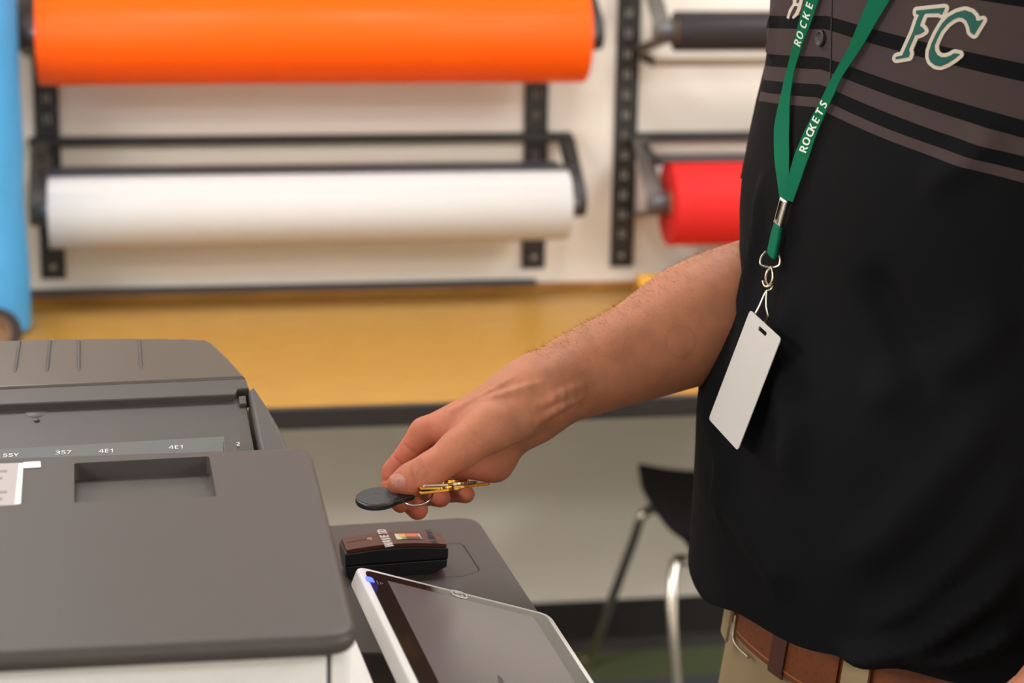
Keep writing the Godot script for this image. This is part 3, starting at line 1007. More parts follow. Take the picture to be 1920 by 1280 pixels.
	# side guard, standing clear of the bed by an open slot
	part("side_guard", slab.call([Vector3(466, 730, 0.0), Vector3(476, 723, 0), Vector3(500, 759, 0), Vector3(522, 797, 0), Vector3(540, 836, 0), Vector3(556, 880, 0), Vector3(496, 880, 0)], 0.003, 0.05, 0.003, 0.0), M.taupe, t)
	part("stopper", slab.call([Vector2(447, 742), Vector2(461, 741), Vector2(463, 756), Vector2(449, 757)], -0.003, 0.008, 0.001, 0.0), M.taupe, t)
	b = slab.call([Vector2(-900, 893), Vector2(420, 818), Vector2(424, 850), Vector2(-900, 925)], -0.0052, 0.002, 0.0, 0.0)
	var strip := part("size_strip", b, M.strip_grey, t)
	for q in [[20, 853, "55Y"], [119, 848, "357"], [200, 845, "4E1"], [331, 838, "4E1"], [446, 832, "2"]]:
		var tp := on_plane(q[0], q[1], torg + tn * -0.0049, tn)
		text_on(strip, q[2], tp, Vector3(1, 0, 0.0), tn, 0.0052, M.print_white, 0.0003)
	# width guide tab
	part("width_guide", slab.call([Vector2(418, 826), Vector2(443, 824), Vector2(446, 850), Vector2(420, 850)], 0.004, 0.012, 0.001, 0.0), M.taupe, t)
	# round size detector
	b = MB.new()
	var dc := on_plane(67, 774, torg - tn * 0.006, tn)
	b.lathe([Vector2(0.0, 0.0006), Vector2(0.0072, 0.0006), Vector2(0.008, 0.0)], Transform3D(tray_tr.basis, dc), 28)
	part("paper_sensor", b, M.taupe, t)
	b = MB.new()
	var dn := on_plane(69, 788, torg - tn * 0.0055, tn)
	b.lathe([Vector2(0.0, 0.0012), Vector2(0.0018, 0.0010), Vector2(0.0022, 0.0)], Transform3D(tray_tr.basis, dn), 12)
	part("sensor_hole_dark", b, M.black_plastic, t)  # black stud stands in for the shade inside a small hole
	# feeder skirt under the tray
	b = MB.new()
	var side := PackedVector2Array([Vector2(-1.30, 1.136), Vector2(-1.30, 1.155), Vector2(-1.40, 1.172), Vector2(-1.655, 1.222), Vector2(-1.66, 1.21), Vector2(-1.655, 1.136)])
	b.prism(side, Transform3D(Basis(Vector3(0, 0, 1), Vector3(1, 0, 0), Vector3(0, 1, 0)), Vector3(-0.55, 0, 0)), 0.565, 0.002)
	part("feeder_frame", b, M.taupe, t)
	b = MB.new()
	b.box(Vector3(0.0152, 1.120, -1.555), Vector3(0.062, 1.172, -1.36), 0.002)
	part("slot_floor", b, M.taupe, t)
	# printed label on the cover
	var lab := func(pts: Array, lift: float) -> MB:
		var tr := Transform3D(Basis(), Vector3(0, LID_Y + lift, 0))
		var q := MB.new()
		q.prism(round_poly(px_poly(pts, tr), 0.001), tr.translated_local(Vector3(0, -0.0004, 0)), 0.0004)
		return q
	var lb := part("label", lab.call([Vector2(-120, 874), Vector2(41, 867), Vector2(31, 946), Vector2(-130, 954)], 0.0004), mat(rgb(168, 158, 154), 0.6), t)
	part("print", lab.call([Vector2(35, 868), Vector2(44, 868), Vector2(39, 944), Vector2(27, 945)], 0.0007), M.print_white, lb)
	part("print", lab.call([Vector2(43, 866), Vector2(76, 864), Vector2(77, 875), Vector2(44, 877)], 0.0007), M.print_white, lb)
	for q in 5:
		part("print", lab.call([Vector2(-70, 884 + q * 13), Vector2(14 - (q % 3) * 9, 880 + q * 13), Vector2(13 - (q % 3) * 9, 884 + q * 13), Vector2(-72, 888 + q * 13)], 0.0007), mat(rgb(140, 128, 122), 0.6), lb)
	# ledge with the reader pad
	var ledge_tr := Transform3D(Basis(), Vector3(0, LEDGE_Y, 0))
	b = MB.new()
	var lp := px_poly([Vector3(430, 994, 0), Vector3(893, 966, 0.022), Vector3(1008, 1140, 0.0), Vector3(1062, 1225, 0.0), Vector3(520, 1225, 0)], ledge_tr)
	var pad := round_poly(px_poly([Vector3(700, 1030, 0.008), Vector3(866, 1016, 0.009), Vector3(901, 1070, 0.007), Vector3(865, 1081, 0.0), Vector3(720, 1086, 0.008)], ledge_tr), 0.008, 8)
	b.prism(round_poly(lp, 0.0, 10), ledge_tr.translated_local(Vector3(0, -0.03, 0)), 0.03, 0.004, 3, pad, 0.003)
	part("ledge", b, M.taupe, t)
	b = MB.new()
	b.prism(Geometry2D.offset_polygon(pad, -0.0007)[0], ledge_tr.translated_local(Vector3(0, -0.0029, 0)), 0.0029, 0.0002, 1)
	part("pad", b, M.taupe, t)
	# tilting touch panel
	var tl := on_y(665, 1058, 1.128)
	var d1 := ray(-160, -669).normalized()
	var rr := ray(1032, 1150)
	var s := (tl - CAM_POS).dot(d1) / rr.dot(d1)
	var tr_c := CAM_POS + rr * s
	var ex := (tr_c - tl)
	var w := ex.length()
	ex = ex.normalized()
	var up := ex.cross(d1)
	if up.y < 0: up = -up
	# local frame: x towards the operator, z towards the camera, y out of the screen
	panel_tr = Transform3D(Basis(ex, up, -d1), tl)
	if panel_tr.basis.determinant() < 0: print("panel frame mirrored")
	print("panel width ", w, " tilt ", rad_to_deg(asin(-ex.y)), " corner ", tl, " ", tr_c)
	var pn := thing("touch_panel", "tilting touch panel with white frame and grey lit screen", "touch panel", tl + Vector3(0.08, -0.04, 0.12))
	var H := 0.27
	b = MB.new()
	var rim_outer := round_poly([Vector2(0, 0), Vector2(w, 0), Vector2(w, H), Vector2(0, H)], 0.011, 8)
	b.prism(rim_outer, panel_tr.translated_local(Vector3(0, -0.014, 0)), 0.0138, 0.002, 3)
	part("frame", b, mat(rgb(226, 222, 216), 0.35), pn)
	b = MB.new()
	b.prism(round_poly([Vector2(0.006, 0.006), Vector2(w - 0.006, 0.006), Vector2(w - 0.006, H - 0.006), Vector2(0.006, H - 0.006)], 0.007, 8), panel_tr.translated_local(Vector3(0, -0.003, 0)), 0.0034, 0.0003)
	var gl := part("glass", b, mat(rgb(30, 25, 24), 0.12, 0, 0.5), pn)
	b = MB.new()
	var scr := mat(rgb(70, 62, 60), 0.22, 0, 0.45)
	scr.emission_enabled = true; scr.emission = rgb(150, 140, 138); scr.emission_energy_multiplier = 0.08
	b.prism(PackedVector2Array([Vector2(0.022, 0.017), Vector2(w - 0.020, 0.017), Vector2(w - 0.020, H - 0.017), Vector2(0.022, H - 0.017)]), panel_tr.translated_local(Vector3(0, 0.0002, 0)), 0.0004)
	part("screen", b, scr, gl)
	var inv := panel_tr.affine_inverse()
	var led_p := inv * on_plane(693, 1087, tl, up)
	b = MB.new()
	var led := mat(rgb(40, 60, 255), 0.3)
	led.emission_enabled = true; led.emission = rgb(70, 90, 255); led.emission_energy_multiplier = 1.1
	b.prism(round_poly([Vector2(led_p.x - 0.0028, led_p.z - 0.004), Vector2(led_p.x + 0.0028, led_p.z - 0.004), Vector2(led_p.x + 0.0028, led_p.z + 0.004), Vector2(led_p.x - 0.0028, led_p.z + 0.004)], 0.0015), panel_tr.translated_local(Vector3(0, 0.0002, 0)), 0.0006)
	part("status_light", b, led, gl)
	var ol := OmniLight3D.new()
	ol.name = "glow"
	ol.light_color = rgb(70, 90, 255); ol.light_energy = 0.00002; ol.light_size = 0.002; ol.omni_range = 1.0; ol.shadow_enabled = true
	pn.add_child(ol)
	ol.global_position = panel_tr * (led_p + Vector3(0, 0.003, 0))
	text_on(gl, "ı|ı·", panel_tr * (inv * on_plane(709, 1093, tl, up) + Vector3(0, 0.0006, 0)), ex, up, 0.004, mat(rgb(120, 105, 100), 0.6), 0.0002)
	# home symbol: a rounded square ring
	var hp := inv * on_plane(860, 1115, tl, up)
	b = MB.new()
	var ring := []
	for p in round_poly([Vector2(-0.006, -0.005), Vector2(0.006, -0.005), Vector2(0.006, 0.005), Vector2(-0.006, 0.005)], 0.0045, 6):
		ring.append(panel_tr * (Vector3(hp.x + p.x, 0.0005, hp.z + p.y)))
	b.tube(ring, 0.0007, 6, true)
	ring = []
	for p in [Vector2(-0.0028, -0.002), Vector2(0.0028, -0.002), Vector2(0.0028, 0.002), Vector2(-0.0028, 0.002)]:
		ring.append(panel_tr * (Vector3(hp.x + p.x, 0.0005, hp.z + p.y)))
	b.tube(ring, 0.0005, 6, true)
	part("home_symbol", b, mat(rgb(235, 228, 222), 0.6), gl)
	# arm that carries the panel
	b = MB.new()
	b.box(panel_tr * Vector3(w * 0.35, -0.03, H * 0.45) + Vector3(-0.03, -0.035, -0.05), panel_tr * Vector3(w * 0.35, -0.02, H * 0.45) + Vector3(0.03, 0.012, 0.05), 0.004)
	part("hinge", b, M.taupe, pn)

func text_on(parent: Node, txt: String, p: Vector3, x: Vector3, up: Vector3, size: float, m: Material, depth := 0.0004, bold := false) -> MeshInstance3D:
	var tm := TextMesh.new()
	var f := SystemFont.new()
	f.font_names = PackedStringArray(["Droid Sans"])
	if bold: f.font_weight = 700
	tm.font = f
	tm.text = txt
	tm.font_size = 64
	tm.pixel_size = size / 46.0
	tm.depth = depth
	tm.curve_step = 2.0
	var xx := x.normalized()
	var zz := (up - xx * up.dot(xx)).normalized()
	var yy := zz.cross(xx)
	return meshpart("lettering", tm, m, parent, Transform3D(Basis(xx, yy, zz), p))

func build_reader() -> void:
	# badge reader lying on the ledge; its top is gently arched along its length
	var a := on_y(636, 1003, LEDGE_Y + 0.0275)
	var bq := on_y(829, 992, LEDGE_Y + 0.0265)
	var cq := on_y(851, 1018, LEDGE_Y + 0.0255)
	var o := a
	var ex := (bq - a); ex.y = 0
	var len := ex.length() - 0.001
	ex = ex.normalized()
	var ez := Vector3(-ex.z, 0, ex.x)
	var wid := absf((cq - bq).dot(ez))
	print("reader ", len, " x ", wid)
	var t := thing("card_reader", "black badge reader with painted brown reflection and orange and green sticker on copier ledge", "card reader", Vector3(o.x, LEDGE_Y, o.z) + ex * len * 0.5 + ez * wid * 0.5)
	var base := Transform3D(Basis(ex, Vector3.UP, ez), Vector3(o.x, LEDGE_Y, o.z))
	var hgt := func(u: float) -> float: return 0.0245 + 0.0035 * sin(PI * clampf(u * 0.9 + 0.08, 0.0, 1.0))
	# lower shell: tapered black tray; upper shell; face painted brown for a reflection
	var b := MB.new()
	var prof := []
	for k in 13: prof.append(Vector2(len * k / 12.0, hgt.call(k / 12.0) - 0.003))
	var side := PackedVector2Array([Vector2(0.006, 0.0), Vector2(len - 0.012, 0.0), Vector2(len - 0.001, 0.005), Vector2(len - 0.0005, 0.0115), Vector2(0.0005, 0.0115), Vector2(0.001, 0.004)])
	var str_ := Transform3D(base.basis * Basis(Vector3(1, 0, 0), Vector3(0, 0, 1), Vector3(0, 1, 0)), base * Vector3(0, 0, 0.001))
	b.prism(side, str_, wid - 0.002, 0.001, 2)
	part("lower_shell", b, M.black_plastic, t)
	b = MB.new()
	side = PackedVector2Array([Vector2(0.0, 0.0122), Vector2(len, 0.0122)])
	for k in range(12, -1, -1): side.append(prof[k])
	b.prism(side, Transform3D(str_.basis, base.origin), wid, 0.0012, 2)
	part("upper_shell", b, M.black_plastic, t)
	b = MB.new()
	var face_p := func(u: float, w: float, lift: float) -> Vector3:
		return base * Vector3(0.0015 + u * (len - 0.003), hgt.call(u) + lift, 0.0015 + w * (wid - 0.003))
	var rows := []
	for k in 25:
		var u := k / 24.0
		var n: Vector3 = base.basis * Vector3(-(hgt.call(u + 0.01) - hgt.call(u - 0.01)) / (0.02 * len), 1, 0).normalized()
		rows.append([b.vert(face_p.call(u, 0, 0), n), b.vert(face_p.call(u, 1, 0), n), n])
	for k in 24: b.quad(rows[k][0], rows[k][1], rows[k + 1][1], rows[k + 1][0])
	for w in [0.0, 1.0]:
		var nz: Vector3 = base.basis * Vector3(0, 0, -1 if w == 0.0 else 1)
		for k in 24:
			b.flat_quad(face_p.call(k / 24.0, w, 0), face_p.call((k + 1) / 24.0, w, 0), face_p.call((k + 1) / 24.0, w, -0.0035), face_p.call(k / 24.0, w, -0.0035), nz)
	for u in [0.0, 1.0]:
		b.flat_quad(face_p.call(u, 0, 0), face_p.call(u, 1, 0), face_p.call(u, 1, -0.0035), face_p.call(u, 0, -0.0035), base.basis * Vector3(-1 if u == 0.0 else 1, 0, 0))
	var face := part("face_plate", b, mat(rgb(84, 42, 26), 0.42, 0, 0.4), t)  # brown puts the warm reflection on black plastic into the colour
	# decals lie flat on the face
	var patch := func(u0: float, u1: float, w0: float, w1: float, lift: float) -> MB:
		var q := MB.new()
		var r2 := []
		for k in 7:
			var u := lerpf(u0, u1, k / 6.0)
			var n: Vector3 = base.basis * Vector3(-(hgt.call(u + 0.01) - hgt.call(u - 0.01)) / (0.02 * len), 1, 0).normalized()
			r2.append([q.vert(face_p.call(u, w0, lift), n), q.vert(face_p.call(u, w1, lift), n)])
		for k in 6: q.quad(r2[k][0], r2[k][1], r2[k + 1][1], r2[k + 1][0])
		return q
	part("sticker_edge", patch.call(0.505, 0.79, 0.20, 0.72, 0.0002), mat(rgb(30, 28, 28), 0.4), face)
	var st := part("sticker", patch.call(0.52, 0.775, 0.23, 0.70, 0.0004), mat(rgb(205, 190, 165), 0.3), face)
	part("print", patch.call(0.56, 0.62, 0.25, 0.50, 0.0006), mat(rgb(226, 158, 84), 0.3), st)
	part("print", patch.call(0.62, 0.76, 0.25, 0.50, 0.0006), mat(rgb(212, 88, 36), 0.3), st)
	part("print", patch.call(0.575, 0.62, 0.50, 0.69, 0.0006), mat(rgb(88, 156, 52), 0.3), st)
	part("print", patch.call(0.62, 0.765, 0.50, 0.69, 0.0006), mat(rgb(34, 34, 30), 0.3), st)
	for k in 3: part("print", patch.call(0.655 + k * 0.03, 0.662 + k * 0.03, 0.28, 0.47, 0.0008), mat(rgb(236, 132, 70), 0.3), st)
	var wm := mat(rgb(216, 205, 196), 0.5)
	text_on(face, "WAVE ID", face_p.call(0.415, 0.52, 0.0004), -ez, Vector3.UP, 0.0072, wm, 0.0002, true)
	text_on(face, "rf IDeas", face_p.call(0.88, 0.42, 0.0004), -ez, Vector3.UP, 0.0062, mat(rgb(22, 18, 18), 0.5), 0.0002, true)
	b = MB.new()
	b.lathe([Vector2(0.0, 0.0009), Vector2(0.0018, 0.0007), Vector2(0.0024, 0.0)], Transform3D(base.basis, face_p.call(0.26, 0.42, 0.0)), 16)
	part("indicator", b, mat(rgb(168, 112, 74), 0.3), face)
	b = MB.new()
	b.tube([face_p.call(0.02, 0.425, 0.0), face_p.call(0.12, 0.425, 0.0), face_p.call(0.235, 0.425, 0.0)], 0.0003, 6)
	part("groove_line", b, M.black_plastic, face)  # raised black line painted for the shade in a groove

# ---------------------------------------------------------------- person
var man: Node3D
var hand: Flesh
var skin_noise := FastNoiseLite.new()
var skin_fine := FastNoiseLite.new()
func build_person() -> void:
	man = thing("person", "person in a black and brown striped polo shirt and khaki trousers holding out keys", "person", Vector3(0.63, 0, -1.47))
	skin_noise.seed = 5; skin_noise.frequency = 45.0; skin_noise.fractal_octaves = 2
	skin_fine.seed = 6; skin_fine.frequency = 330.0; skin_fine.fractal_octaves = 2
	make_folds()
	build_body()
	build_shirt()
	build_trousers()

func hp(x: float, y: float, d: float) -> Vector3:
	return at(x, y, 1.55 + d)

func build_body() -> void:
	var f := Flesh.new()
	hand = f
	f.kin = [0.002, 0.006, 0.004, 0.004, 0.004, 0.004, 0.006, 0.003, 0.014]
	f.kout = [0.0, 0.010, 0.0045, 0.0045, 0.0045, 0.0045, 0.008, 0.004, 0.020]
	# 0 forearm and palm
	var arm_p := []
	for q in [[1560, 505, 1.715], [1490, 538, 1.70], [1400, 570, 1.675], [1300, 608, 1.65], [1200, 657, 1.625], [1100, 697, 1.60], [1010, 738, 1.575]]: arm_p.append(at(q[0], q[1], q[2]))
	var arm_r := [0.0495, 0.0500, 0.0525, 0.0500, 0.0405, 0.0350, 0.0290]
	var sp := spline(arm_p, 5)
	var sr := []
	for k in sp.size():
		var u := k / 5.0
		var i0 := mini(int(u), 5)
		sr.append(cubic_interpolate(arm_r[i0], arm_r[i0 + 1], arm_r[maxi(i0 - 1, 0)], arm_r[mini(i0 + 2, 6)], u - i0))
	f.chain(0, sp, sr)
	f.bone(8, hp(1010, 738, 0.012), hp(965, 748, 0.006), 0.0265, 0.0215)
	f.bone(8, hp(985, 742, 0.0), hp(798, 812, 0.0), 0.0205, 0.0122)
	f.bone(8, hp(985, 745, 0.012), hp(806, 815, 0.022), 0.0200, 0.0122)
	f.bone(8, hp(985, 765, 0.026), hp(820, 828, 0.042), 0.0195, 0.0115)
	f.bone(8, hp(990, 785, 0.034), hp(845, 845, 0.058), 0.0190, 0.0110)
	f.bone(8, hp(984, 790, 0.022), hp(926, 862, 0.030), 0.0150, 0.0135)
	f.bone(8, hp(925, 866, 0.030), hp(846, 868, 0.042), 0.0140, 0.0125)
	# 6 wrist tendons and web
	f.bone(6, hp(935, 772, -0.010), hp(845, 808, -0.006), 0.0165, 0.0115)
	# 1 thumb
	f.chain(1, [hp(968, 780, -0.012), hp(920, 800, -0.024), hp(862, 842, -0.036), hp(806, 882, -0.042), hp(772, 899, -0.042), hp(747, 908, -0.040)], [0.0190, 0.0185, 0.0148, 0.0126, 0.0120, 0.0088])
	# 2..5 fingers
	f.chain(2, [hp(797, 812, 0.0), hp(741, 884, 0.010), hp(734, 922, 0.004), hp(751, 944, -0.010)], [0.0120, 0.0096, 0.0085, 0.0072])
	f.chain(3, [hp(806, 815, 0.022), hp(748, 900, 0.032), hp(762, 934, 0.018), hp(783, 955, 0.000)], [0.0120, 0.0098, 0.0088, 0.0082])
	f.chain(4, [hp(820, 828, 0.042), hp(772, 900, 0.056), hp(800, 926, 0.044), hp(826, 932, 0.018)], [0.0115, 0.0094, 0.0086, 0.0080])
	f.chain(5, [hp(845, 845, 0.058), hp(812, 900, 0.072), hp(845, 922, 0.060), hp(873, 926, 0.034)], [0.0105, 0.0086, 0.0078, 0.0074])
	# 7 veins and knuckle ridges
	for ln in [[1085, 742, 1005, 786, 0.0036], [1088, 724, 1000, 762, 0.0034], [1010, 720, 905, 752, 0.0020], [960, 712, 850, 772, 0.0020]]:
		var all0 := f.near(hp(900, 800, 0), 2.0)
		var last := Vector3.ZERO
		for q in 6:
			var x := lerpf(ln[0], ln[2], q / 5.0)
			var y := lerpf(ln[1], ln[3], q / 5.0)
			var d0 := ray(x, y)
			var sd := 1.42
			for it in 40: sd += f.dist(CAM_POS + d0 * sd, all0) * 0.9
			var rr: float = ln[4]
			var sink: float = 0.1 + 1.1 * absf(q / 2.5 - 1.0)
			var p := CAM_POS + d0 * (sd + rr * sink)
			if q > 0: f.bone(7, last, p, rr, rr)
			last = p
	# creases: thumb joint, web, wrist
	var ta := (hp(747, 908, -0.040) - hp(806, 882, -0.042)).normalized()
	for k in 4:
		f.grooves.append([hp(797 - k * 6.5, 883 + k * 2.6, -0.054), (ta + Vector3(0, 0.10 * (k - 1.5), 0)).normalized(), 0.0115, 0.0016, 0.0013])
	var ia := (hp(741, 884, 0.010) - hp(797, 812, 0.0)).normalized()
	f.grooves.append([hp(752, 868, 0.0), ia, 0.013, 0.0016, 0.0016])
	f.grooves.append([hp(770, 846, -0.008), ia, 0.013, 0.0012, 0.0015])
	f.grooves.append([hp(734, 902, 0.0), (hp(734, 922, 0.004) - hp(741, 884, 0.01)).normalized(), 0.012, 0.0012, 0.0013])
	var wa := (hp(1092, 720, 0) - hp(1000, 765, 0)).normalized()
	for k in 4: f.grooves.append([hp(905 - k * 12, 822 + k * 6, -0.044), (wa + Vector3(0, 0.5, 0)).normalized(), 0.014, 0.0006, 0.0012])
	var dm := ray(1276, 640)
	var sm2 := 1.42
	var am := f.near(hp(900, 800, 0), 2.0)
	for it in 60: sm2 += f.dist(CAM_POS + dm * sm2, am) * 0.9
	mark_c = CAM_POS + dm * sm2
	var mb := MB.new()
	var lo := Vector3(1e9, 1e9, 1e9)
	var hi := -lo
	for i in f.pa.size():
		for p in [f.pa[i], f.pa[i] + f.ab[i]]:
			lo = lo.min(p - Vector3.ONE * 0.056); hi = hi.max(p + Vector3.ONE * 0.056)
	f.build(mb, 0.0018, skin_colour, lo, hi)
	print("hand verts ", mb.v.size(), " ms ", Time.get_ticks_msec())
	# rest of the body: trunk, neck, head, upper arms, other forearm (coarser)
	var g := Flesh.new()
	g.kin = [0.04, 0.02, 0.02, 0.03]
	g.kout = [0.0, 0.03, 0.03, 0.03]
	var ctr := Vector3(0.622, 0, -1.467)
	var rs := ctr - tor_l * 0.165 + Vector3(0, 1.565, 0)
	var ls := ctr + tor_l * 0.165 + Vector3(0, 1.565, 0)
	for s in [-0.075, 0.075]:
		g.chain(0, [ctr + tor_l * s + Vector3(0, 0.95, 0), ctr + tor_l * s + Vector3(0, 1.25, 0) + tor_n * 0.02, ctr + tor_l * s + Vector3(0, 1.5, 0)], [0.09, 0.085, 0.085])
	g.bone(0, rs, ls, 0.06, 0.06)
	var elb := at(1510, 530, 1.705)
	g.chain(1, [rs, rs.lerp(elb, 0.5), elb], [0.055, 0.052, 0.046])
	var lelb := at(2290, 1010, 1.40)
	var lwr := at(1950, 1345, 1.36)
	g.chain(2, [ls, ls.lerp(lelb, 0.5), lelb, lelb.lerp(lwr, 0.35), lwr], [0.055, 0.052, 0.045, 0.046, 0.030])
	# neck and head, turned towards the copier
	var face := (tor_n + Vector3(0, -0.25, 0)).normalized()
	var hc := ctr + Vector3(0, 1.80, 0) + tor_n * 0.045
	g.chain(3, [ctr + Vector3(0, 1.60, 0) - tor_n * 0.01, ctr + Vector3(0, 1.70, 0) + tor_n * 0.01], [0.068, 0.060])
	g.bone(3, hc + Vector3(0, 0.02, 0) - tor_n * 0.03, hc + Vector3(0, 0.025, 0) + tor_n * 0.025, 0.082, 0.076)
	g.bone(3, hc + Vector3(0, -0.05, 0) + tor_n * 0.03, hc + Vector3(0, -0.085, 0) + tor_n * 0.055, 0.056, 0.034)
	g.bone(3, hc + tor_n * 0.098 + Vector3(0, 0.0, 0), hc + tor_n * 0.116 + Vector3(0, -0.032, 0), 0.010, 0.014)
	g.bone(3, hc + tor_n * 0.094 + Vector3(0, -0.062, 0) - tor_l * 0.018, hc + tor_n * 0.094 + Vector3(0, -0.062, 0) + tor_l * 0.018, 0.008, 0.008)
	for s in [-1, 1]:
		g.bone(3, hc + tor_l * (s * 0.082) + Vector3(0, 0.015, 0) - tor_n * 0.012, hc + tor_l * (s * 0.084) + Vector3(0, -0.025, 0), 0.014, 0.010)
		g.bone(3, hc + tor_l * (s * 0.018) + Vector3(0, 0.022, 0) + tor_n * 0.094, hc + tor_l * (s * 0.045) + Vector3(0, 0.022, 0) + tor_n * 0.084, 0.009, 0.009)
	lo = Vector3(1e9, 1e9, 1e9); hi = -lo
	for i in g.pa.size():
		for p in [g.pa[i], g.pa[i] + g.ab[i]]:
			lo = lo.min(p - Vector3.ONE * 0.10); hi = hi.max(p + Vector3.ONE * 0.10)
	g.build(mb, 0.010, skin_colour, lo, hi)
	# the other hand, resting at the side of the belt
	var q := Flesh.new()
	q.kin = [0.012, 0.004, 0.004, 0.004, 0.004, 0.004]
	q.kout = [0.0, 0.006, 0.004, 0.004, 0.004, 0.004]
	var dirh := (lwr - lelb).normalized()
	var sideh := dirh.cross(tor_l).normalized()
	var palm := lwr + dirh * 0.05
	q.bone(0, lwr - dirh * 0.03, palm, 0.030, 0.026)
	for k in 4:
		var mk := lwr + dirh * 0.088 + sideh * ((k - 1.5) * 0.021)
		q.bone(0, lwr + sideh * ((k - 1.5) * 0.010), mk, 0.018, 0.012)
		var ln: float = [0.072, 0.084, 0.078, 0.060][k]
		var bend := Vector3(0, -0.5, 0) + tor_n * 0.3
		var p1 := mk + (dirh + bend * 0.2).normalized() * ln * 0.5
		var p2 := p1 + (dirh + bend * 0.6).normalized() * ln * 0.3
		q.chain(k + 1, [mk, p1, p2, p2 + (dirh + bend * 1.0).normalized() * ln * 0.2], [0.0105, 0.0092, 0.0085, 0.0075])
	var tb := lwr + dirh * 0.02 - sideh * 0.02
	q.chain(5, [tb, tb + dirh * 0.04 - sideh * 0.025, tb + dirh * 0.072 - sideh * 0.032, tb + dirh * 0.092 - sideh * 0.03], [0.017, 0.013, 0.011, 0.009])
	lo = lwr - Vector3.ONE * 0.22; hi = lwr + Vector3.ONE * 0.22
	q.build(mb, 0.005, skin_colour, lo, hi)
	print("body verts ", mb.v.size(), " ms ", Time.get_ticks_msec())
	M.skin = mat(Color.WHITE, 0.58, 0, 0.34)
	M.skin.vertex_color_use_as_albedo = true
	bump(M.skin, noise_tex(0.12, 51, null, true, 3.0, FastNoiseLite.TYPE_CELLULAR, 2), 0.35, Vector3.ONE * 26)
	var body := part("body", mb, M.skin, man)
	# short fair hairs along the forearm
	var rng := RandomNumberGenerator.new()
	rng.seed = 77
	var hb := MB.new()
	var fore := [at(1400, 570, 1.675), at(1300, 608, 1.65), at(1200, 657, 1.625), at(1100, 697, 1.60), at(1010, 738, 1.575)]
	var all := f.near(at(1200, 650, 1.62), 1.0)
	for i in 2400:
		var s := rng.randf() * 3.99
		var c: Vector3 = fore[int(s)].lerp(fore[int(s) + 1], s - int(s))
		var ax: Vector3 = (fore[int(s) + 1] - fore[int(s)]).normalized()
		var up := Vector3(0.3, 1.0, 0.15)
		var u := (up - ax * up.dot(ax)).normalized()
		var w := ax.cross(u)
		var th := rng.randfn(0.0, 0.9)
		var d := (u * cos(th) + w * sin(th)).normalized()
		var tlen := 0.03
		for k in 9:
			tlen -= f.dist(c + d * tlen, all)
		var p := c + d * tlen
		if absf(f.dist(p, all)) > 0.0004: continue
		var tip := p + d * rng.randf_range(0.0014, 0.0040) + ax * rng.randf_range(-0.001, 0.006) + w * rng.randfn(0.0, 0.002)
		var sd := (tip - p).cross(Vector3(0.2, -0.3, -0.93)).normalized() * 0.00009
		var nn := Vector3(-0.2, 0.3, 0.93)
		hb.tri(hb.vert(p - sd, nn), hb.vert(p + sd, nn), hb.vert(tip, nn))
		var sd2 := d.cross(ax).normalized() * 0.00009
		hb.tri(hb.vert(p - sd2, d), hb.vert(p + sd2, d), hb.vert(tip, d))
	var hair := part("arm_hair", hb, mat(rgb(160, 108, 64), 0.5), man)
	hair.set_meta("kind", "stuff")
	# thumb nail and two finger nails, shaped onto the finger ends
	nail(body, [Vector2(731, 893), Vector2(738, 888), Vector2(747, 887), Vector2(755, 890), Vector2(760, 897), Vector2(761, 905), Vector2(757, 911), Vector2(750, 915), Vector2(741, 913), Vector2(733, 905)], f, all, "thumb_nail")
	# short brown hair on the head
	var hm := MB.new()
	var rows := []
	for i in 15:
		var row := []
		for j in 29:
			var el := -0.35 + (PI / 2 + 0.35) * i / 14.0
			var az := TAU * j / 28.0
			var d := (tor_n * cos(az) + tor_l * sin(az)) * cos(el) + Vector3.UP * sin(el)
			if d.dot(tor_n) > 0.45 and d.y < 0.62: d = (d + Vector3.UP * 0.55).normalized()
			var c := hc + Vector3(0, 0.025, 0) - tor_n * 0.005
			row.append(hm.vert(c + Vector3(d.x * 0.099, d.y * 0.099, d.z * 0.099) + tor_n * d.dot(tor_n) * 0.018, d))
		rows.append(row)
	for i in 14:
		for j in 28: hm.quad(rows[i][j], rows[i + 1][j], rows[i + 1][j + 1], rows[i][j + 1])
	part("hair", hm, mat(rgb(86, 62, 42), 0.7), man)

func nail(parent: Node, outline: Array, f: Flesh, use: PackedInt32Array, called: String) -> void:
	var b := MB.new()
	var cen := Vector2.ZERO
	for p in outline: cen += p / outline.size()
	var surf := func(p: Vector2, lift: float) -> Vector3:
		var d := ray(p.x, p.y)
		var s := 1.42
		for k in 40:
			s += f.dist(CAM_POS + d * s, use) * 0.9
		if s > 1.60: s = 1.535
		var q := CAM_POS + d * s
		return q - d.normalized() * lift
	var c := b.vert(surf.call(cen, 0.0009), (CAM_POS - surf.call(cen, 0.0)).normalized())
	var prev := []
	for ringi in [0.55, 0.9, 1.0]:
		var row := []
		for p in outline:
			var q: Vector2 = cen.lerp(p, ringi)
			var lift: float = 0.0008 if ringi < 0.7 else (0.0006 if ringi < 0.95 else -0.0004)
			var e := 1.5
			var p0: Vector3 = surf.call(q, lift)
			var nn: Vector3 = ((surf.call(q + Vector2(e, 0), 0) - surf.call(q - Vector2(e, 0), 0)) as Vector3).cross((surf.call(q + Vector2(0, e), 0) - surf.call(q - Vector2(0, e), 0)) as Vector3).normalized()
			if nn.dot(CAM_POS - p0) < 0: nn = -nn
			row.append(b.vert(p0, nn))
		for i in row.size():
			var j := (i + 1) % row.size()
			if prev.is_empty(): b.tri(c, row[i], row[j])
			else: b.quad(prev[i], row[i], row[j], prev[j])
		prev = row
	var m := mat(rgb(180, 120, 100), 0.42, 0, 0.5)
	part(called, b, m, parent)

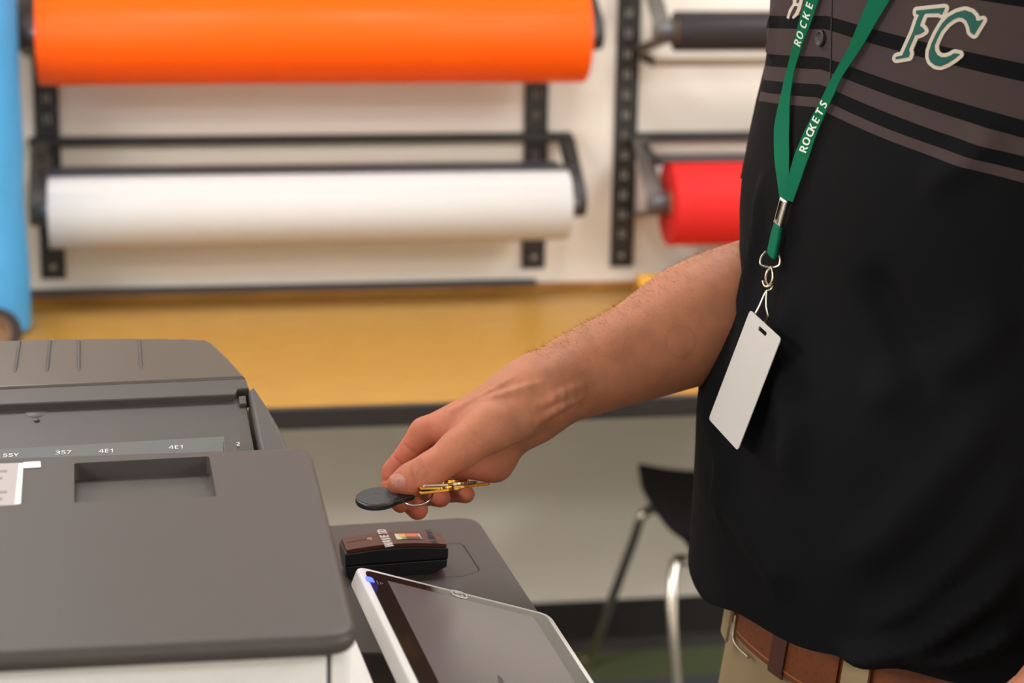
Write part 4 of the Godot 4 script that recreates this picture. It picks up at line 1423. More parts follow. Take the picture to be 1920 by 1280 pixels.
var mark_c := Vector3.ZERO   # a round pressure mark on the inner forearm
func skin_colour(p: Vector3, _n: Vector3) -> Color:
	var base := Color(0.40, 0.160, 0.084)
	var red := Color(0.45, 0.110, 0.060)
	var tip := hp(760, 920, 0.01)
	var k := clampf(1.0 - (p.distance_to(tip) - 0.035) / 0.065, 0.0, 1.0)
	var c := base.lerp(red, k * 0.85)
	var mark := absf(p.distance_to(mark_c) - 0.0128)
	if mark < 0.0016: c = c * (0.86 + 0.14 * mark / 0.0016)
	var m := skin_noise.get_noise_3dv(p)
	var q := skin_fine.get_noise_3dv(p)
	c = c * (1.0 + 0.10 * m + 0.07 * q)
	c.r *= 1.0 + 0.05 * m
	c.a = 1.0
	return c

func al_h(x: float, y: float) -> Vector2:
	var p := shirt_hit(x, y)
	return Vector2(shirt_angle(p)[0] * 0.2, p.y)

func make_folds() -> void:
	var lines := [
		[[[1905, 700], [1790, 860], [1690, 980], [1560, 1090]], 0.020, 0.006],
		[[[1915, 860], [1830, 1000], [1720, 1120], [1600, 1190]], 0.014, 0.007],
		[[[1918, 1030], [1840, 1110], [1740, 1190], [1640, 1225], [1560, 1228]], 0.013, 0.010],
		[[[1918, 1150], [1850, 1205], [1770, 1235], [1690, 1222]], 0.010, 0.007],
		[[[1480, 520], [1470, 640], [1490, 800], [1480, 930]], 0.016, 0.004],
		[[[1440, 300], [1425, 420], [1400, 540], [1380, 620]], 0.010, 0.003],
		[[[1620, 480], [1700, 640], [1760, 760]], 0.020, -0.005],
		[[[1900, 560], [1820, 660], [1700, 720], [1600, 730]], 0.022, 0.005],
		[[[1350, 900], [1420, 1020], [1500, 1120]], 0.016, 0.004],
		[[[1330, 700], [1360, 860], [1350, 1000]], 0.014, 0.004],
		[[[1455, 5], [1450, 60], [1447, 120]], 0.006, 0.003],
		[[[1885, 230], [1800, 310], [1720, 360]], 0.016, 0.003]]
	var made := []
	for f in lines:
		var pl := []
		for p in f[0]: pl.append(al_h(p[0], p[1]))
		made.append([pl, f[1] * 0.8, f[2] * 2.4])
	folds = made

func hem_h(al: float) -> float:
	var d := rad_to_deg(al)
	return 1.042 + 0.016 * smoothstep(105.0, 70.0, d) * smoothstep(-20.0, 40.0, d) + 0.004 * sin(al * 9.0)

func stripe_v(al: float, h: float) -> float:
	var d := rad_to_deg(al)
	var low := clampf((1.515 - h) / 0.07, 0.0, 1.0)
	var drop := 0.0
	if d < 95.0 and d > -90.0: drop = (0.012 + 0.013 * low) * pow(clampf((95.0 - d) / 55.0, 0.0, 1.6), 1.1)
	elif d >= 95.0: drop = 0.011 * clampf((d - 95.0) / 30.0, 0.0, 1.5)
	return h + drop

func build_shirt() -> void:
	# knit stripes run round the chest: the colour follows height on the cloth only
	var H := 1024
	var im := Image.create(8, H, false, Image.FORMAT_RGB8)
	var blk := rgb(14, 14, 15)
	var brn := rgb(66, 55, 53)
	for y in H:
		var v := 1.40 + 0.20 * y / H
		var c := blk
		if v > 1.4453 and v <= 1.4524: c = brn
		elif v > 1.4524 and v <= 1.4623: c = blk
		elif v > 1.4623 and v <= 1.4734: c = brn
		elif v > 1.4734 and v <= 1.4829: c = blk
		elif v > 1.4829 and v <= 1.5037: c = brn
		elif v > 1.5037 and v <= 1.5135: c = blk
		elif v > 1.5135 and v <= 1.548: c = brn
		elif v > 1.548 and v <= 1.56: c = blk
		elif v > 1.56: c = brn
		for x in 8: im.set_pixel(x, y, c)
	var sm := mat(Color.WHITE, 0.9, 0, 0.22)
	sm.albedo_texture = ImageTexture.create_from_image(im)
	sm.texture_repeat = false
	M.shirt = sm
	var b := MB.new()
	var na := 200
	var nh := 150
	var rows := []
	for j in nh + 1:
		var row := []
		for i in na + 1:
			var al := -PI + TAU * i / na
			var t := float(j) / nh
			var h := lerpf(hem_h(al), 1.69, t)
			var p := shirt_point(al, h)
			var nn := shirt_out(p)
			row.append(b.vert(p, nn, Vector2(0.5, clampf((stripe_v(al, h) - 1.40) / 0.20, 0.001, 0.999))))
		rows.append(row)
	for j in nh:
		for i in na: b.quad(rows[j][i], rows[j][i + 1], rows[j + 1][i + 1], rows[j + 1][i])
	# hem turned in
	var hem := []
	for i in na + 1:
		var al := -PI + TAU * i / na
		hem.append([b.vert(shirt_point(al, hem_h(al)), Vector3.DOWN), b.vert(shirt_point(al, hem_h(al) - 0.0015, -0.003), Vector3.DOWN), b.vert(shirt_point(al, hem_h(al) + 0.012, -0.006), -shirt_out(shirt_point(al, hem_h(al))))])
	for i in na:
		b.quad(hem[i][0], hem[i + 1][0], hem[i + 1][1], hem[i][1])
		b.quad(hem[i][1], hem[i + 1][1], hem[i + 1][2], hem[i][2])
	# sleeves
	var ctr := Vector3(0.622, 1.565, -1.467)
	for s in [-1.0, 1.0]:
		var sh: Vector3 = ctr + tor_l * (0.168 if s > 0 else -0.148)
		var el: Vector3 = at(1510, 530, 1.705) if s < 0 else at(2290, 1010, 1.40)
		var dir := (el - sh).normalized()
		var r0 := b.v.size()
		var seg := 28
		var u := dir.cross(tor_n).normalized()
		var w := dir.cross(u)
		for k in 15:
			# four rings close the shoulder cap, the rest run down the arm
			var t := maxf(0.0, (k - 4) / 10.0)
			var cap_a := clampf((4 - k) / 4.0, 0.0, 0.98) * PI / 2
			for q in seg:
				var a := TAU * q / seg
				var d := u * cos(a) + w * sin(a)
				var rad := lerpf(0.076, 0.070 if s < 0 else 0.08, t) + 0.003 * sin(a * 3.0 + t * 5.0)
				b.vert(sh + dir * (t * 0.22 - sin(cap_a) * rad) + d * rad * cos(cap_a), (d * cos(cap_a) - dir * sin(cap_a)).normalized(), Vector2(0.5, 0.01))
		for k in 14:
			for q in seg:
				b.quad(r0 + k * seg + q, r0 + k * seg + (q + 1) % seg, r0 + (k + 1) * seg + (q + 1) % seg, r0 + (k + 1) * seg + q)
	var shirt := part("polo_shirt", b, sm, man)
	# placket edge and buttons
	b = MB.new()
	var pts := []
	for k in 14: pts.append(shirt_hit(1561 - k * 0.3, -60 + k * 16.0, 0.0004))
	b.tube(pts, 0.0006, 6)
	part("placket_seam", b, mat(rgb(44, 39, 39), 0.85), shirt)
	var bt := mat(rgb(34, 31, 26), 0.5)
	for q in [Vector2(1541, 72)]:
		var p := shirt_hit(q.x, q.y)
		var n := (shirt_out(p) + Vector3(-0.1, 0.1, 0)).normalized()
		var tr := frame_from(p + n * 0.0006, n.cross(Vector3.UP), n)
		b = MB.new()
		b.lathe([Vector2(0.0, 0.0012), Vector2(0.0035, 0.0012), Vector2(0.0048, 0.0024), Vector2(0.0062, 0.002), Vector2(0.0064, 0.0)], tr, 28)
		var bp := part("button", b, bt, shirt)
		b = MB.new()
		for k in 4:
			var a := PI / 4 + k * PI / 2
			b.lathe([Vector2(0.0, 0.00135), Vector2(0.0006, 0.00130), Vector2(0.0006, 0.001)], tr.translated_local(Vector3(cos(a) * 0.0015, 0, sin(a) * 0.0015)), 8)
		part("thread", b, mat(rgb(60, 50, 46), 0.9), bp)
	# sewn-on letters F and C: cream border under green felt
	var cream := mat(rgb(188, 176, 160), 0.8)
	var green := mat(rgb(14, 78, 67), 0.85)
	var F := [[650, 165], [1060, 122], [1015, 215], [985, 192], [765, 195], [735, 245], [680, 385], [735, 430], [755, 465], [700, 500], [610, 525], [585, 590], [520, 740], [535, 800], [520, 850], [340, 880], [350, 855], [440, 835], [500, 700], [600, 480], [660, 300], [695, 225], [650, 205]]
	var Cc := [[1630, 300], [1500, 515], [1455, 480], [1440, 400], [1400, 310], [1340, 265], [1270, 255], [1190, 285], [1090, 360], [1000, 470], [940, 590], [905, 680], [910, 760], [950, 830], [1010, 862], [1090, 862], [1160, 835], [1210, 803], [1280, 815], [1200, 880], [1090, 950], [1000, 985], [930, 975], [860, 920], [835, 850], [840, 770], [880, 650], [950, 500], [1040, 350], [1120, 265], [1250, 190], [1370, 160], [1460, 190], [1515, 250], [1520, 310], [1570, 322]]
	for L in [F, Cc]:
		var poly := PackedVector2Array()
		for p in L: poly.append(Vector2(1640 + p[0] / 8.0, p[1] / 8.0))
		var outer := Geometry2D.offset_polygon(poly, 8.2, Geometry2D.JOIN_ROUND)
		var o := sew(outer[0], 0.0009, shirt, "letter_border", cream)
		sew(Geometry2D.offset_polygon(poly, 0.8)[0], 0.0016, o, "letter_felt", green)
	var em := PackedVector2Array()
	for p in [[475, -60], [470, 70], [400, 180], [355, 330], [395, 350], [430, 240], [500, 110], [565, 115], [520, 230], [455, 325], [480, 350], [575, 270], [620, 150], [670, -60], [600, -60], [590, 30], [560, 70], [535, 60], [540, -60]]:
		em.append(Vector2(1440 + p[0] / 9.84, p[1] / 9.84))
	sew(em, 0.0006, shirt, "chest_emblem", cream)

# a flat cut-out laid on the shirt: fine triangles that follow the cloth
func sew(poly: PackedVector2Array, lift: float, parent: Node, called: String, m: Material) -> MeshInstance3D:
	var b := MB.new()
	var cache := {}
	var put := func(p: Vector2) -> int:
		var k := Vector2i((p * 8.0).round())
		if not cache.has(k):
			var q := shirt_hit(p.x, p.y)
			var n := shirt_out(q)
			cache[k] = b.vert(q + n * lift, n)
		return cache[k]
	# cut into cells of a few pixels so that it bends with the chest
	var bb := Rect2(poly[0], Vector2.ZERO)
	for p in poly: bb = bb.expand(p)
	var cell := 12.0
	var y := bb.position.y
	while y < bb.end.y:
		var x := bb.position.x
		while x < bb.end.x:
			var sq := PackedVector2Array([Vector2(x, y), Vector2(x + cell, y), Vector2(x + cell, y + cell), Vector2(x, y + cell)])
			for piece in Geometry2D.intersect_polygons(poly, sq):
				if Geometry2D.is_polygon_clockwise(piece): continue
				var ti := Geometry2D.triangulate_polygon(piece)
				for k in range(0, ti.size(), 3):
					b.tri(put.call(piece[ti[k]]), put.call(piece[ti[k + 1]]), put.call(piece[ti[k + 2]]))
			x += cell
		y += cell
	# edge wall down to the cloth
	for i in poly.size():
		var p: Vector2 = poly[i]
		var q: Vector2 = poly[(i + 1) % poly.size()]
		var a := shirt_hit(p.x, p.y)
		var d := shirt_hit(q.x, q.y)
		var n := shirt_out(a)
		var e := (d - a).cross(n).normalized()
		b.flat_quad(a + n * lift, d + n * lift, d - n * 0.0004, a - n * 0.0004, e)
	return part(called, b, m, parent)

# ---------------------------------------------------------------- trousers, belt, shoes
func waist_point(al: float, h: float, off := 0.0) -> Vector3:
	# waist and hips, a little slimmer than the shirt
	var k := clampf((1.06 - h) / 0.20, 0.0, 1.0)
	var a := 0.190 + 0.012 * k + off
	var bf := 0.150 + 0.028 * k + off
	var bb := 0.112 + 0.028 * k + off
	var bd := bf if sin(al) > 0 else bb
	var r := pow(pow(absf(cos(al)), 2.3) + pow(absf(sin(al)), 2.3), -1.0 / 2.3)
	return Vector3(0.6256, h, -1.4665) + tor_l * (a * r * cos(al)) + tor_n * (bd * r * sin(al))

func build_trousers() -> void:
	var khaki := bump(mat(rgb(150, 128, 92), 0.9), noise_tex(0.2, 61, null, true, 3.0), 0.3, Vector3.ONE * 30)
	var b := MB.new()
	var na := 72
	var rows := []
	for j in 17:
		var row := []
		var h := 1.068 - j * 0.016
		for i in na + 1:
			var al := TAU * i / na
			var p := waist_point(al, h, 0.002 * sin(al * 11.0) * smoothstep(3.0, 10.0, j))
			var e := waist_point(al + 0.02, h) - waist_point(al - 0.02, h)
			var n := e.cross(Vector3.UP).normalized()
			if n.dot(p - Vector3(0.6256, h, -1.4665)) < 0: n = -n
			row.append(b.vert(p, n))
		rows.append(row)
	for j in 16:
		for i in na: b.quad(rows[j][i], rows[j][i + 1], rows[j + 1][i + 1], rows[j + 1][i])
	# legs
	for s in [-1.0, 1.0]:
		var hip: Vector3 = Vector3(0.6256, 0.86, -1.4665) + tor_l * (s * 0.098) + tor_n * 0.02
		var path := [hip, hip + Vector3(0, -0.1, 0), Vector3(hip.x, 0.48, hip.z) + tor_n * 0.03 + tor_l * s * 0.02, Vector3(hip.x, 0.06, hip.z) + tor_l * s * 0.03]
		b.tube(spline(path, 6), [0.112, 0.112, 0.111, 0.11, 0.108, 0.106, 0.104, 0.1, 0.096, 0.092, 0.088, 0.085, 0.083, 0.082, 0.082, 0.083, 0.084, 0.085, 0.086], 28)
	var tr := part("trousers", b, khaki, man)
	# shoes
	for s in [-1.0, 1.0]:
		var ank: Vector3 = Vector3(0.6256, 0, -1.4665) + tor_l * (s * 0.128) + tor_n * 0.02
		var fr := Transform3D(Basis(tor_n, Vector3.UP, tor_n.cross(Vector3.UP)), ank)
		var out := round_poly([Vector2(-0.09, -0.04), Vector2(0.05, -0.048), Vector2(0.19, -0.036), Vector2(0.2, 0.03), Vector2(0.05, 0.05), Vector2(-0.09, 0.04)], 0.035, 6)
		b = MB.new(); b.prism(out, fr, 0.025, 0.004)
		var sole := part("shoe", b, mat(rgb(40, 30, 24), 0.6), man)
		b = MB.new(); b.prism(round_poly([Vector2(-0.083, -0.034), Vector2(0.05, -0.042), Vector2(0.18, -0.03), Vector2(0.19, 0.024), Vector2(0.05, 0.043), Vector2(-0.083, 0.034)], 0.03, 6), fr.translated_local(Vector3(0, 0.025, 0)), 0.06, 0.028, 4)
		part("upper", b, mat(rgb(84, 52, 32), 0.5), sole)
	# belt: strap, keeper, pointed end, buckle, trouser loops
	var leather := grain(mat(Color.WHITE, 0.48, 0, 0.45), noise_tex(0.03, 63, ramp([rgb(80, 37, 11), rgb(118, 60, 22), rgb(100, 48, 16)])), Vector3.ONE * 9)
	var dark_l := mat(rgb(72, 32, 16), 0.5)
	var belt_lo := 0.998
	var belt_hi := 1.046
	var band := func(a0: float, a1: float, lo: float, hi: float, off: float, th: float, n: int) -> MB:
		var q := MB.new()
		var rr := []
		for i in n + 1:
			var al := deg_to_rad(lerpf(a0, a1, float(i) / n))
			var p := waist_point(al, (lo + hi) / 2, off)
			var e := waist_point(al + 0.02, 1.0) - waist_point(al - 0.02, 1.0)
			var nn := e.cross(Vector3.UP).normalized()
			if nn.dot(p - Vector3(0.6256, p.y, -1.4665)) < 0: nn = -nn
			var r := []
			for w in [[lo, 0.0, Vector3.DOWN], [lo, th, Vector3.DOWN], [lo, th, (nn + Vector3.DOWN * 0.4).normalized()], [lo + 0.003, th + 0.0008, nn], [hi - 0.003, th + 0.0008, nn], [hi, th, (nn + Vector3.UP * 0.4).normalized()], [hi, th, Vector3.UP], [hi, 0.0, Vector3.UP]]:
				var pp: Vector3 = waist_point(al, w[0], off) + nn * w[1]
				r.append(q.vert(pp, w[2]))
			rr.append(r)
			if i == 0 or i == n:
				var en: Vector3 = e.normalized() * (1.0 if (i == n) == (a1 > a0) else -1.0)
				q.flat_quad(q.v[r[0]], q.v[r[1]], q.v[r[6]], q.v[r[7]], en)
		for i in n:
			for k in 7: q.quad(rr[i][k], rr[i + 1][k], rr[i + 1][k + 1], rr[i][k + 1])
		return q
	var belt := part("belt", band.call(-180.0, 180.0, belt_lo, belt_hi, 0.0005, 0.003, 120), leather, man)
	belt.set_meta("label", "brown leather belt")
	var ang := func(x: float, y: float) -> float:
		# angle round the waist that lies behind a pixel
		var best := 0.0
		var bd := 1e9
		for k in 361:
			var al := deg_to_rad(k * 0.36 - 20.0)
			var v := waist_point(al, 1.012, 0.003) - CAM_POS
			var dpt := v.dot(-cam_basis.z)
			var px := 960.0 + FPX * v.dot(cam_basis.x) / dpt
			if absf(px - x) < bd:
				bd = absf(px - x); best = rad_to_deg(al)
		return best
	var a1455: float = ang.call(1457, 1200)
	var a1480: float = ang.call(1482, 1210)
	var a1572: float = ang.call(1572, 1240)
	var a1584: float = ang.call(1584, 1250)
	var a1630: float = ang.call(1630, 1260)
	var a1376: float = ang.call(1378, 1180)
	print("belt angles ", a1376, " ", a1455, " ", a1572, " ", a1630)
	part("belt_end", band.call(a1572, a1376, belt_lo - 0.001, belt_hi + 0.001, 0.0035, 0.0028, 26), leather, belt)
	part("keeper", band.call(a1480, a1455, belt_lo - 0.003, belt_hi + 0.003, 0.0068, 0.0018, 5), dark_l, belt)
	for hh in [belt_lo + 0.004, belt_hi - 0.004]:
		var pts := []
		for k in 27: pts.append(waist_point(deg_to_rad(lerpf(a1572 + 0.6, a1376 - 0.6, k / 26.0)), hh, 0.0071))
		b = MB.new(); b.tube(pts, 0.0005, 5)
		part("stitching", b, mat(rgb(178, 118, 66), 0.7), belt)
	# silver buckle bow under the end of the strap
	var bk := []
	for q in [[a1376 + 0.8, belt_lo + 0.016], [a1376 + 0.6, belt_lo + 0.004], [a1376 - 1.0, belt_lo - 0.004], [a1376 - 5.0, belt_lo - 0.0055], [a1376 - 10.0, belt_lo - 0.005]]:
		bk.append(waist_point(deg_to_rad(q[0]), q[1], 0.0085))
	b = MB.new(); b.tube(spline(bk, 5), 0.0013, 8)
	part("buckle", b, M.silver, belt)
	for q in [[a1630, a1584], [a1376 + 9.0, a1376 + 3.2], [-40.0, -44.0], [-150.0, -154.0]]:
		part("belt_loop", band.call(q[0], q[1], belt_lo - 0.012, belt_hi + 0.012, 0.0078, 0.0018, 5), khaki, tr)

# ---------------------------------------------------------------- lanyard and card
func ribbon(b: MB, line: Array, lift: float) -> Array:
	# line: [x, y, half width in pixels, twist 0..1]; the strap lies on the shirt
	var ctrl := []
	for q in line: ctrl.append(Vector4(q[0], q[1], q[2], q[3]))
	var cen := []
	var n := ctrl.size()
	for i in n - 1:
		for k in 10:
			var t := k / 10.0
			var a: Vector4 = ctrl[maxi(i - 1, 0)]
			var c: Vector4 = ctrl[i]
			var d: Vector4 = ctrl[i + 1]
			var e: Vector4 = ctrl[mini(i + 2, n - 1)]
			cen.append(c.cubic_interpolate(d, a, e, t) if false else Vector4(cubic_interpolate(c.x, d.x, a.x, e.x, t), cubic_interpolate(c.y, d.y, a.y, e.y, t), lerpf(c.z, d.z, t), lerpf(c.w, d.w, t)))
	cen.append(ctrl[n - 1])
	var P := []
	for q in cen:
		P.append(shirt_hit(q.x, q.y, lift))
	for it in 4:
		var S := P.duplicate()
		for i in range(1, P.size() - 1): S[i] = (P[i - 1] + P[i] * 2.0 + P[i + 1]) * 0.25
		P = S
	var rows := []
	for i in P.size():
		var tg: Vector3 = (P[mini(i + 1, P.size() - 1)] - P[maxi(i - 1, 0)]).normalized()
		var so := shirt_out(P[i])
		var view: Vector3 = (CAM_POS - P[i]).normalized()
		var fn: Vector3 = so.lerp(view, 0.45)
		fn = (fn - tg * fn.dot(tg)).normalized()
		var ax := tg.cross(fn).normalized()
		if ax.dot(cam_basis.x) < 0: ax = -ax
		var tp := (tg - view * tg.dot(view)).normalized()
		var av := ax - view * ax.dot(view)
		var vis := maxf(0.35, (av - tp * av.dot(tp)).length())
		var dp: float = (P[i] - CAM_POS).dot(-cam_basis.z)
		var pt := Vector2(tp.dot(cam_basis.x), tp.dot(cam_basis.y)).normalized()
		var half: float = cen[i].z * absf(pt.y) / FPX * dp / vis
		rows.append([P[i] - ax * half, P[i] + ax * half, fn, tg, ax])
	for s in [1.0, -1.0]:
		var base := b.v.size()
		for r in rows:
			b.vert(r[0] + r[2] * s * 0.0004, r[2] * s); b.vert(r[1] + r[2] * s * 0.0004, r[2] * s)
		for i in rows.size() - 1:
			b.quad(base + i * 2, base + i * 2 + 1, base + i * 2 + 3, base + i * 2 + 2)
	return rows

var card_push := 0.020
func build_lanyard() -> void:
	var green := bump(mat(rgb(0, 98, 66), 0.8, 0, 0.3), noise_tex(0.3, 71, null, true, 3.0), 0.4, Vector3.ONE * 60)
	var t := thing("lanyard", "green lanyard with white lettering hanging round the neck of the person", "lanyard", shirt_hit(1462, 400))
	var b := MB.new()
	var r1 := ribbon(b, [[1700, -350, 13, 0.0], [1650, -280, 13, 0.0], [1600, -195, 13, 0.0], [1562, -120, 13, 0.0], [1535, -40, 13, 0.0], [1513, 30, 12, 0.2], [1497, 80, 9, 0.5], [1483, 130, 7, 0.8], [1473, 180, 9, 0.5], [1466, 235, 14, 0.1], [1466, 290, 14, 0.0], [1469, 340, 11, 0.0], [1471, 376, 8, 0.0]], 0.0065)
	var s1 := part("strap", b, green, t)
	b = MB.new()
	var r2 := ribbon(b, [[1850, -350, 18, 0.0], [1830, -290, 20, 0.0], [1785, -210, 22, 0.0], [1730, -130, 22, 0.0], [1665, -30, 22, 0.0], [1632, 30, 17, 0.2], [1602, 90, 12, 0.5], [1572, 140, 9, 0.7], [1548, 190, 10, 0.4], [1524, 240, 12, 0.2], [1504, 290, 14, 0.0], [1490, 335, 12, 0.0], [1479, 376, 8, 0.0]], 0.0075)
	var s2 := part("strap", b, green, t)
	var wm := mat(rgb(214, 222, 204), 0.7)
	letters(s1, r1, "ROCKETS", 62, 39, 0.0066, wm)
	letters(s2, r2, "ROCKETS", 100, 80, 0.0066, wm)
	# crimp, loop, swivel, hook
	var sp := func(x: float, y: float, lift: float) -> Vector3:
		return shirt_hit(x, y, lift)
	var c0: Vector3 = sp.call(1472, 374, 0.007)
	var c1: Vector3 = sp.call(1459, 422, 0.007)
	var e: Vector3 = sp.call(1446, 482, 0.007)
	var ax := (c1 - c0).normalized()
	var out := shirt_out(c0)
	var fr := frame_from(c0, ax, out)
	b = MB.new()
	b.prism(round_poly([Vector2(-0.0005, -0.0052), Vector2(c0.distance_to(c1), -0.0052), Vector2(c0.distance_to(c1), 0.0052), Vector2(-0.0005, 0.0052)], 0.001), fr.translated_local(Vector3(0, -0.0025, 0)), 0.005, 0.002, 3)
	part("crimp", b, M.chrome, t)
	b = MB.new()
	var fr2 := frame_from(c1, (e - c1), out)
	var ll := c1.distance_to(e)
	b.prism(round_poly([Vector2(0, -0.005), Vector2(ll * 0.3, -0.0062), Vector2(ll * 0.95, -0.0062), Vector2(ll, -0.004), Vector2(ll, 0.004), Vector2(ll * 0.95, 0.0062), Vector2(ll * 0.3, 0.0062), Vector2(0, 0.005)], 0.001), fr2.translated_local(Vector3(0, -0.0018, 0)), 0.0036, 0.0014, 2)
	part("loop", b, green, t)
	var z0 := (e - CAM_POS).dot(-cam_basis.z)
	var wire := func(pts: Array, closed: bool, r: float) -> MB:
		var q := MB.new()
		var pp := []
		for p in pts: pp.append(at(p[0], p[1], p[2]))
		if closed: pp.append(pp[0])
		var sm := spline(pp, 6)
		if closed: sm.pop_back()
		q.tube(sm, r, 8, closed)
		return q
	part("d_ring", wire.call([[1436, 472, z0], [1428, 482, z0 - 0.002], [1426, 494, z0 - 0.003], [1434, 499, z0 - 0.003], [1448, 501, z0 - 0.004], [1460, 498, z0 - 0.006], [1463, 486, z0 - 0.006], [1460, 477, z0 - 0.004]], false, 0.0011), M.silver, t)
	part("swivel", wire.call([[1446, 500, z0 - 0.004], [1438, 510, z0 - 0.004], [1436, 524, z0 - 0.003], [1441, 534, z0 - 0.003], [1448, 526, z0 - 0.006], [1449, 512, z0 - 0.006]], true, 0.0011), M.silver, t)
	part("hook", wire.call([[1430, 526, z0 - 0.003], [1434, 536, z0 - 0.004], [1443, 536, z0 - 0.006], [1449, 532, z0 - 0.005], [1446, 542, z0 - 0.004], [1436, 548, z0 - 0.003], [1424, 574, z0 - 0.002], [1414, 594, z0 - 0.001], [1415, 604, z0], [1423, 609, z0 + 0.001], [1435, 604, z0 - 0.004], [1440, 592, z0 - 0.008], [1437, 572, z0 - 0.007], [1438, 545, z0 - 0.005]], false, 0.0011), M.silver, t)
	# white plastic card with slot
	var zc := z0 + 0.018 - card_push
	var k := zc / FPX
	var tl := at(1408, 581, zc)
	var tr := at(1466, 634, zc - 126 * k)
	var bl := at(1334, 790, zc + 55 * k)
	var cx := (tr - tl)
	var w := cx.length()
	cx = cx.normalized()
	var cyv := (bl - tl)
	cyv -= cx * cyv.dot(cx)
	var hgt := cyv.length()
	cyv = cyv.normalized()
	var nrm := cx.cross(cyv)
	if nrm.dot(CAM_POS - tl) < 0: nrm = -nrm
	print("card ", w, " x ", hgt)
	var ct := thing("badge_card", "blank white plastic badge card hanging from the green lanyard", "badge card", bl)
	# keep the card clear of the shirt
	var push := 0.0
	for u in 7:
		for q in 9:
			var p := tl + cx * (w * u / 6.0) + cyv * (hgt * q / 8.0)
			var rr := shirt_angle(p)
			push = maxf(push, fold_at(rr[0], p.y) - rr[1] + 0.0015)
	print("card clash ", push)
	var cf := Transform3D(Basis(cx, nrm, cx.cross(nrm)), tl)
	var sg := 1.0 if cf.basis.z.dot(cyv) > 0 else -1.0
	b = MB.new()
	var slot := round_poly([Vector2(w * 0.37, sg * 0.0045), Vector2(w * 0.63, sg * 0.0045), Vector2(w * 0.63, sg * 0.0078), Vector2(w * 0.37, sg * 0.0078)], 0.0016, 4)
	b.prism(round_poly([Vector2(0, 0), Vector2(w, 0), Vector2(w, sg * hgt), Vector2(0, sg * hgt)], 0.0034, 6), cf, 0.0009, 0.0002, 1, slot, 0.01)
	part("card", b, mat(rgb(182, 178, 171), 0.45), ct)

func letters(parent: Node, rows: Array, txt: String, i0: int, i1: int, size: float, m: Material) -> void:
	var n := txt.length()
	for k in n:
		var fi := lerpf(i0, i1, (k + 0.5) / n)
		var r: Array = rows[clampi(int(fi), 0, rows.size() - 1)]
		var mid: Vector3 = (r[0] + r[1]) * 0.5 + r[2] * 0.0008
		var half: float = (r[1] - r[0]).length() * 0.5
		text_on(parent, txt[k], mid, -r[3], r[2], minf(size, half * 1.7), m, 0.0003, true)

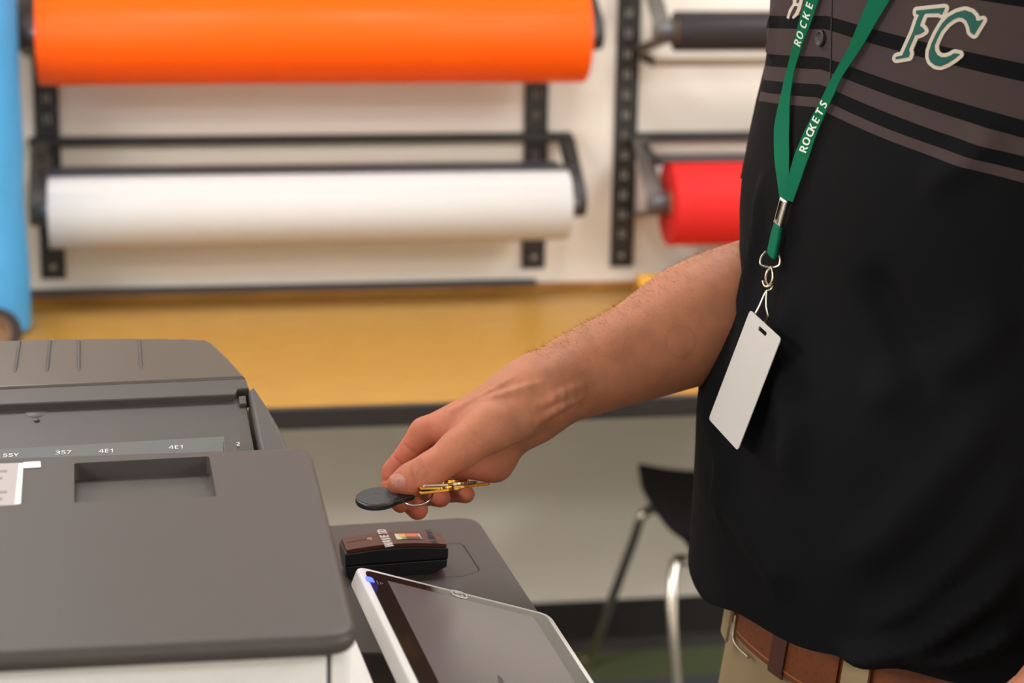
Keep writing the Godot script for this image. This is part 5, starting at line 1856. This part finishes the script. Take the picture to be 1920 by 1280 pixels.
# ---------------------------------------------------------------- key fob, ring and keys
func build_keys() -> void:
	# fob: tear-shaped disc pinched between thumb and index finger
	var c := at(709, 934, 1.502)
	var ux := (at(790, 926, 1.505) - at(706, 934, 1.502)).normalized()
	var up := (Vector3.UP + (CAM_POS - c).normalized() * 0.10).normalized()
	var fr := frame_from(c, ux, up)
	var t := thing("key_fob", "black tear-shaped key fob pinched between thumb and finger", "key fob", c)
	var pts := []
	for k in 25:
		var a := 0.62 + (TAU - 1.24) * k / 24.0
		pts.append(Vector2(cos(a) * 0.0172, sin(a) * 0.0172))
	pts.append(Vector2(0.026, -0.0045)); pts.append(Vector2(0.0275, -0.0025)); pts.append(Vector2(0.0275, 0.0025)); pts.append(Vector2(0.026, 0.0045))
	var b := MB.new()
	b.prism(PackedVector2Array(pts), fr.translated_local(Vector3(0, -0.0026, 0)), 0.0046, 0.0014, 4)
	part("body", b, mat(rgb(13, 13, 15), 0.35), t)
	b = MB.new()
	var disc := []
	for k in 32: disc.append(Vector2(cos(TAU * k / 32.0) * 0.0150, sin(TAU * k / 32.0) * 0.0150))
	b.prism(PackedVector2Array(disc), fr.translated_local(Vector3(0, 0.0019, 0)), 0.0003, 0.0001, 1)
	var fc := part("face", b, mat(rgb(36, 34, 33), 0.5), t)  # lighter than the body: the reflection on it is put into the colour
	b = MB.new()
	b.tube([fr * Vector3(-0.004, 0.0023, -0.004), fr * Vector3(-0.001, 0.0023, -0.006), fr * Vector3(0.003, 0.0023, -0.003)], 0.0002, 5)
	part("scratch", b, mat(rgb(100, 94, 92), 0.6), fc)
	# split ring
	var rc := at(781, 926, 1.505)
	var rup := (Vector3.UP + (CAM_POS - rc).normalized() * 0.55).normalized()
	var rf := frame_from(rc, (at(830, 922, 1.505) - rc), rup)
	t = thing("key_ring", "silver split ring joining the fob and the keys", "key ring", rc)
	b = MB.new()
	var loop := []
	for k in 80:
		var a := TAU * k / 40.0
		loop.append(rf * Vector3(cos(a) * 0.0122, 0.0005 * (k / 40.0 - 1.0), sin(a) * 0.0122))
	b.tube(loop, 0.0008, 8)
	part("coil", b, M.chrome, t)
	# keys, seen edge on
	var specs := [
		[Vector2(812, 919), Vector2(919, 906), 1.500, M.brass, "long brass key, lowest of the bunch in the hand", 0.03],
		[Vector2(811, 913), Vector2(872, 911), 1.504, M.brass, "short brass key above the long brass key in the hand", 0.02],
		[Vector2(816, 907), Vector2(897, 904), 1.507, M.silver, "silver key between brass keys in the hand", 0.03],
		[Vector2(812, 902), Vector2(880, 900), 1.512, M.brass, "brass key on top of the bunch in the hand", 0.02]]
	for s in specs:
		var p0 := at(s[0].x, s[0].y, s[2])
		var p1 := at(s[1].x, s[1].y, s[2] + 0.004)
		var x := (p1 - p0)
		var total := x.length()
		var kf := frame_from(p0, x, cam_basis.y + (CAM_POS - p0).normalized() * s[5])
		var kt := thing("key", s[4], "key", p0)
		b = MB.new()
		var bl := minf(0.016, total * 0.4)
		b.prism(round_poly([Vector2(-0.012, -0.009), Vector2(bl * 0.6, -0.011), Vector2(bl, -0.006), Vector2(bl, 0.006), Vector2(bl * 0.6, 0.011), Vector2(-0.012, 0.009)], 0.005, 5), kf.translated_local(Vector3(0, -0.001, 0)), 0.002, 0.0004, 2)
		part("bow", b, s[3], kt)
		b = MB.new()
		b.box(Vector3(-0.0014, -0.0013, -0.006), Vector3(0.0014, 0.0013, 0.006), 0.0004)
		var co := part("collar", b, s[3], kt)
		co.global_transform = kf.translated_local(Vector3(bl + 0.0012, 0, 0))
		b = MB.new()
		var L := total - bl
		var poly := PackedVector2Array([Vector2(bl, -0.004), Vector2(bl + L - 0.003, -0.004), Vector2(bl + L, -0.001)])
		var cuts := 5
		for q in cuts * 2:
			poly.append(Vector2(bl + L - 0.002 - (L - 0.008) * q / (cuts * 2.0), 0.0035 if q % 2 == 0 else 0.0012))
		poly.append(Vector2(bl + 0.003, 0.0042)); poly.append(Vector2(bl, 0.0042))
		b.prism(poly, kf.translated_local(Vector3(0, -0.0009, 0)), 0.0018, 0.0002, 1)
		part("blade", b, s[3], kt)
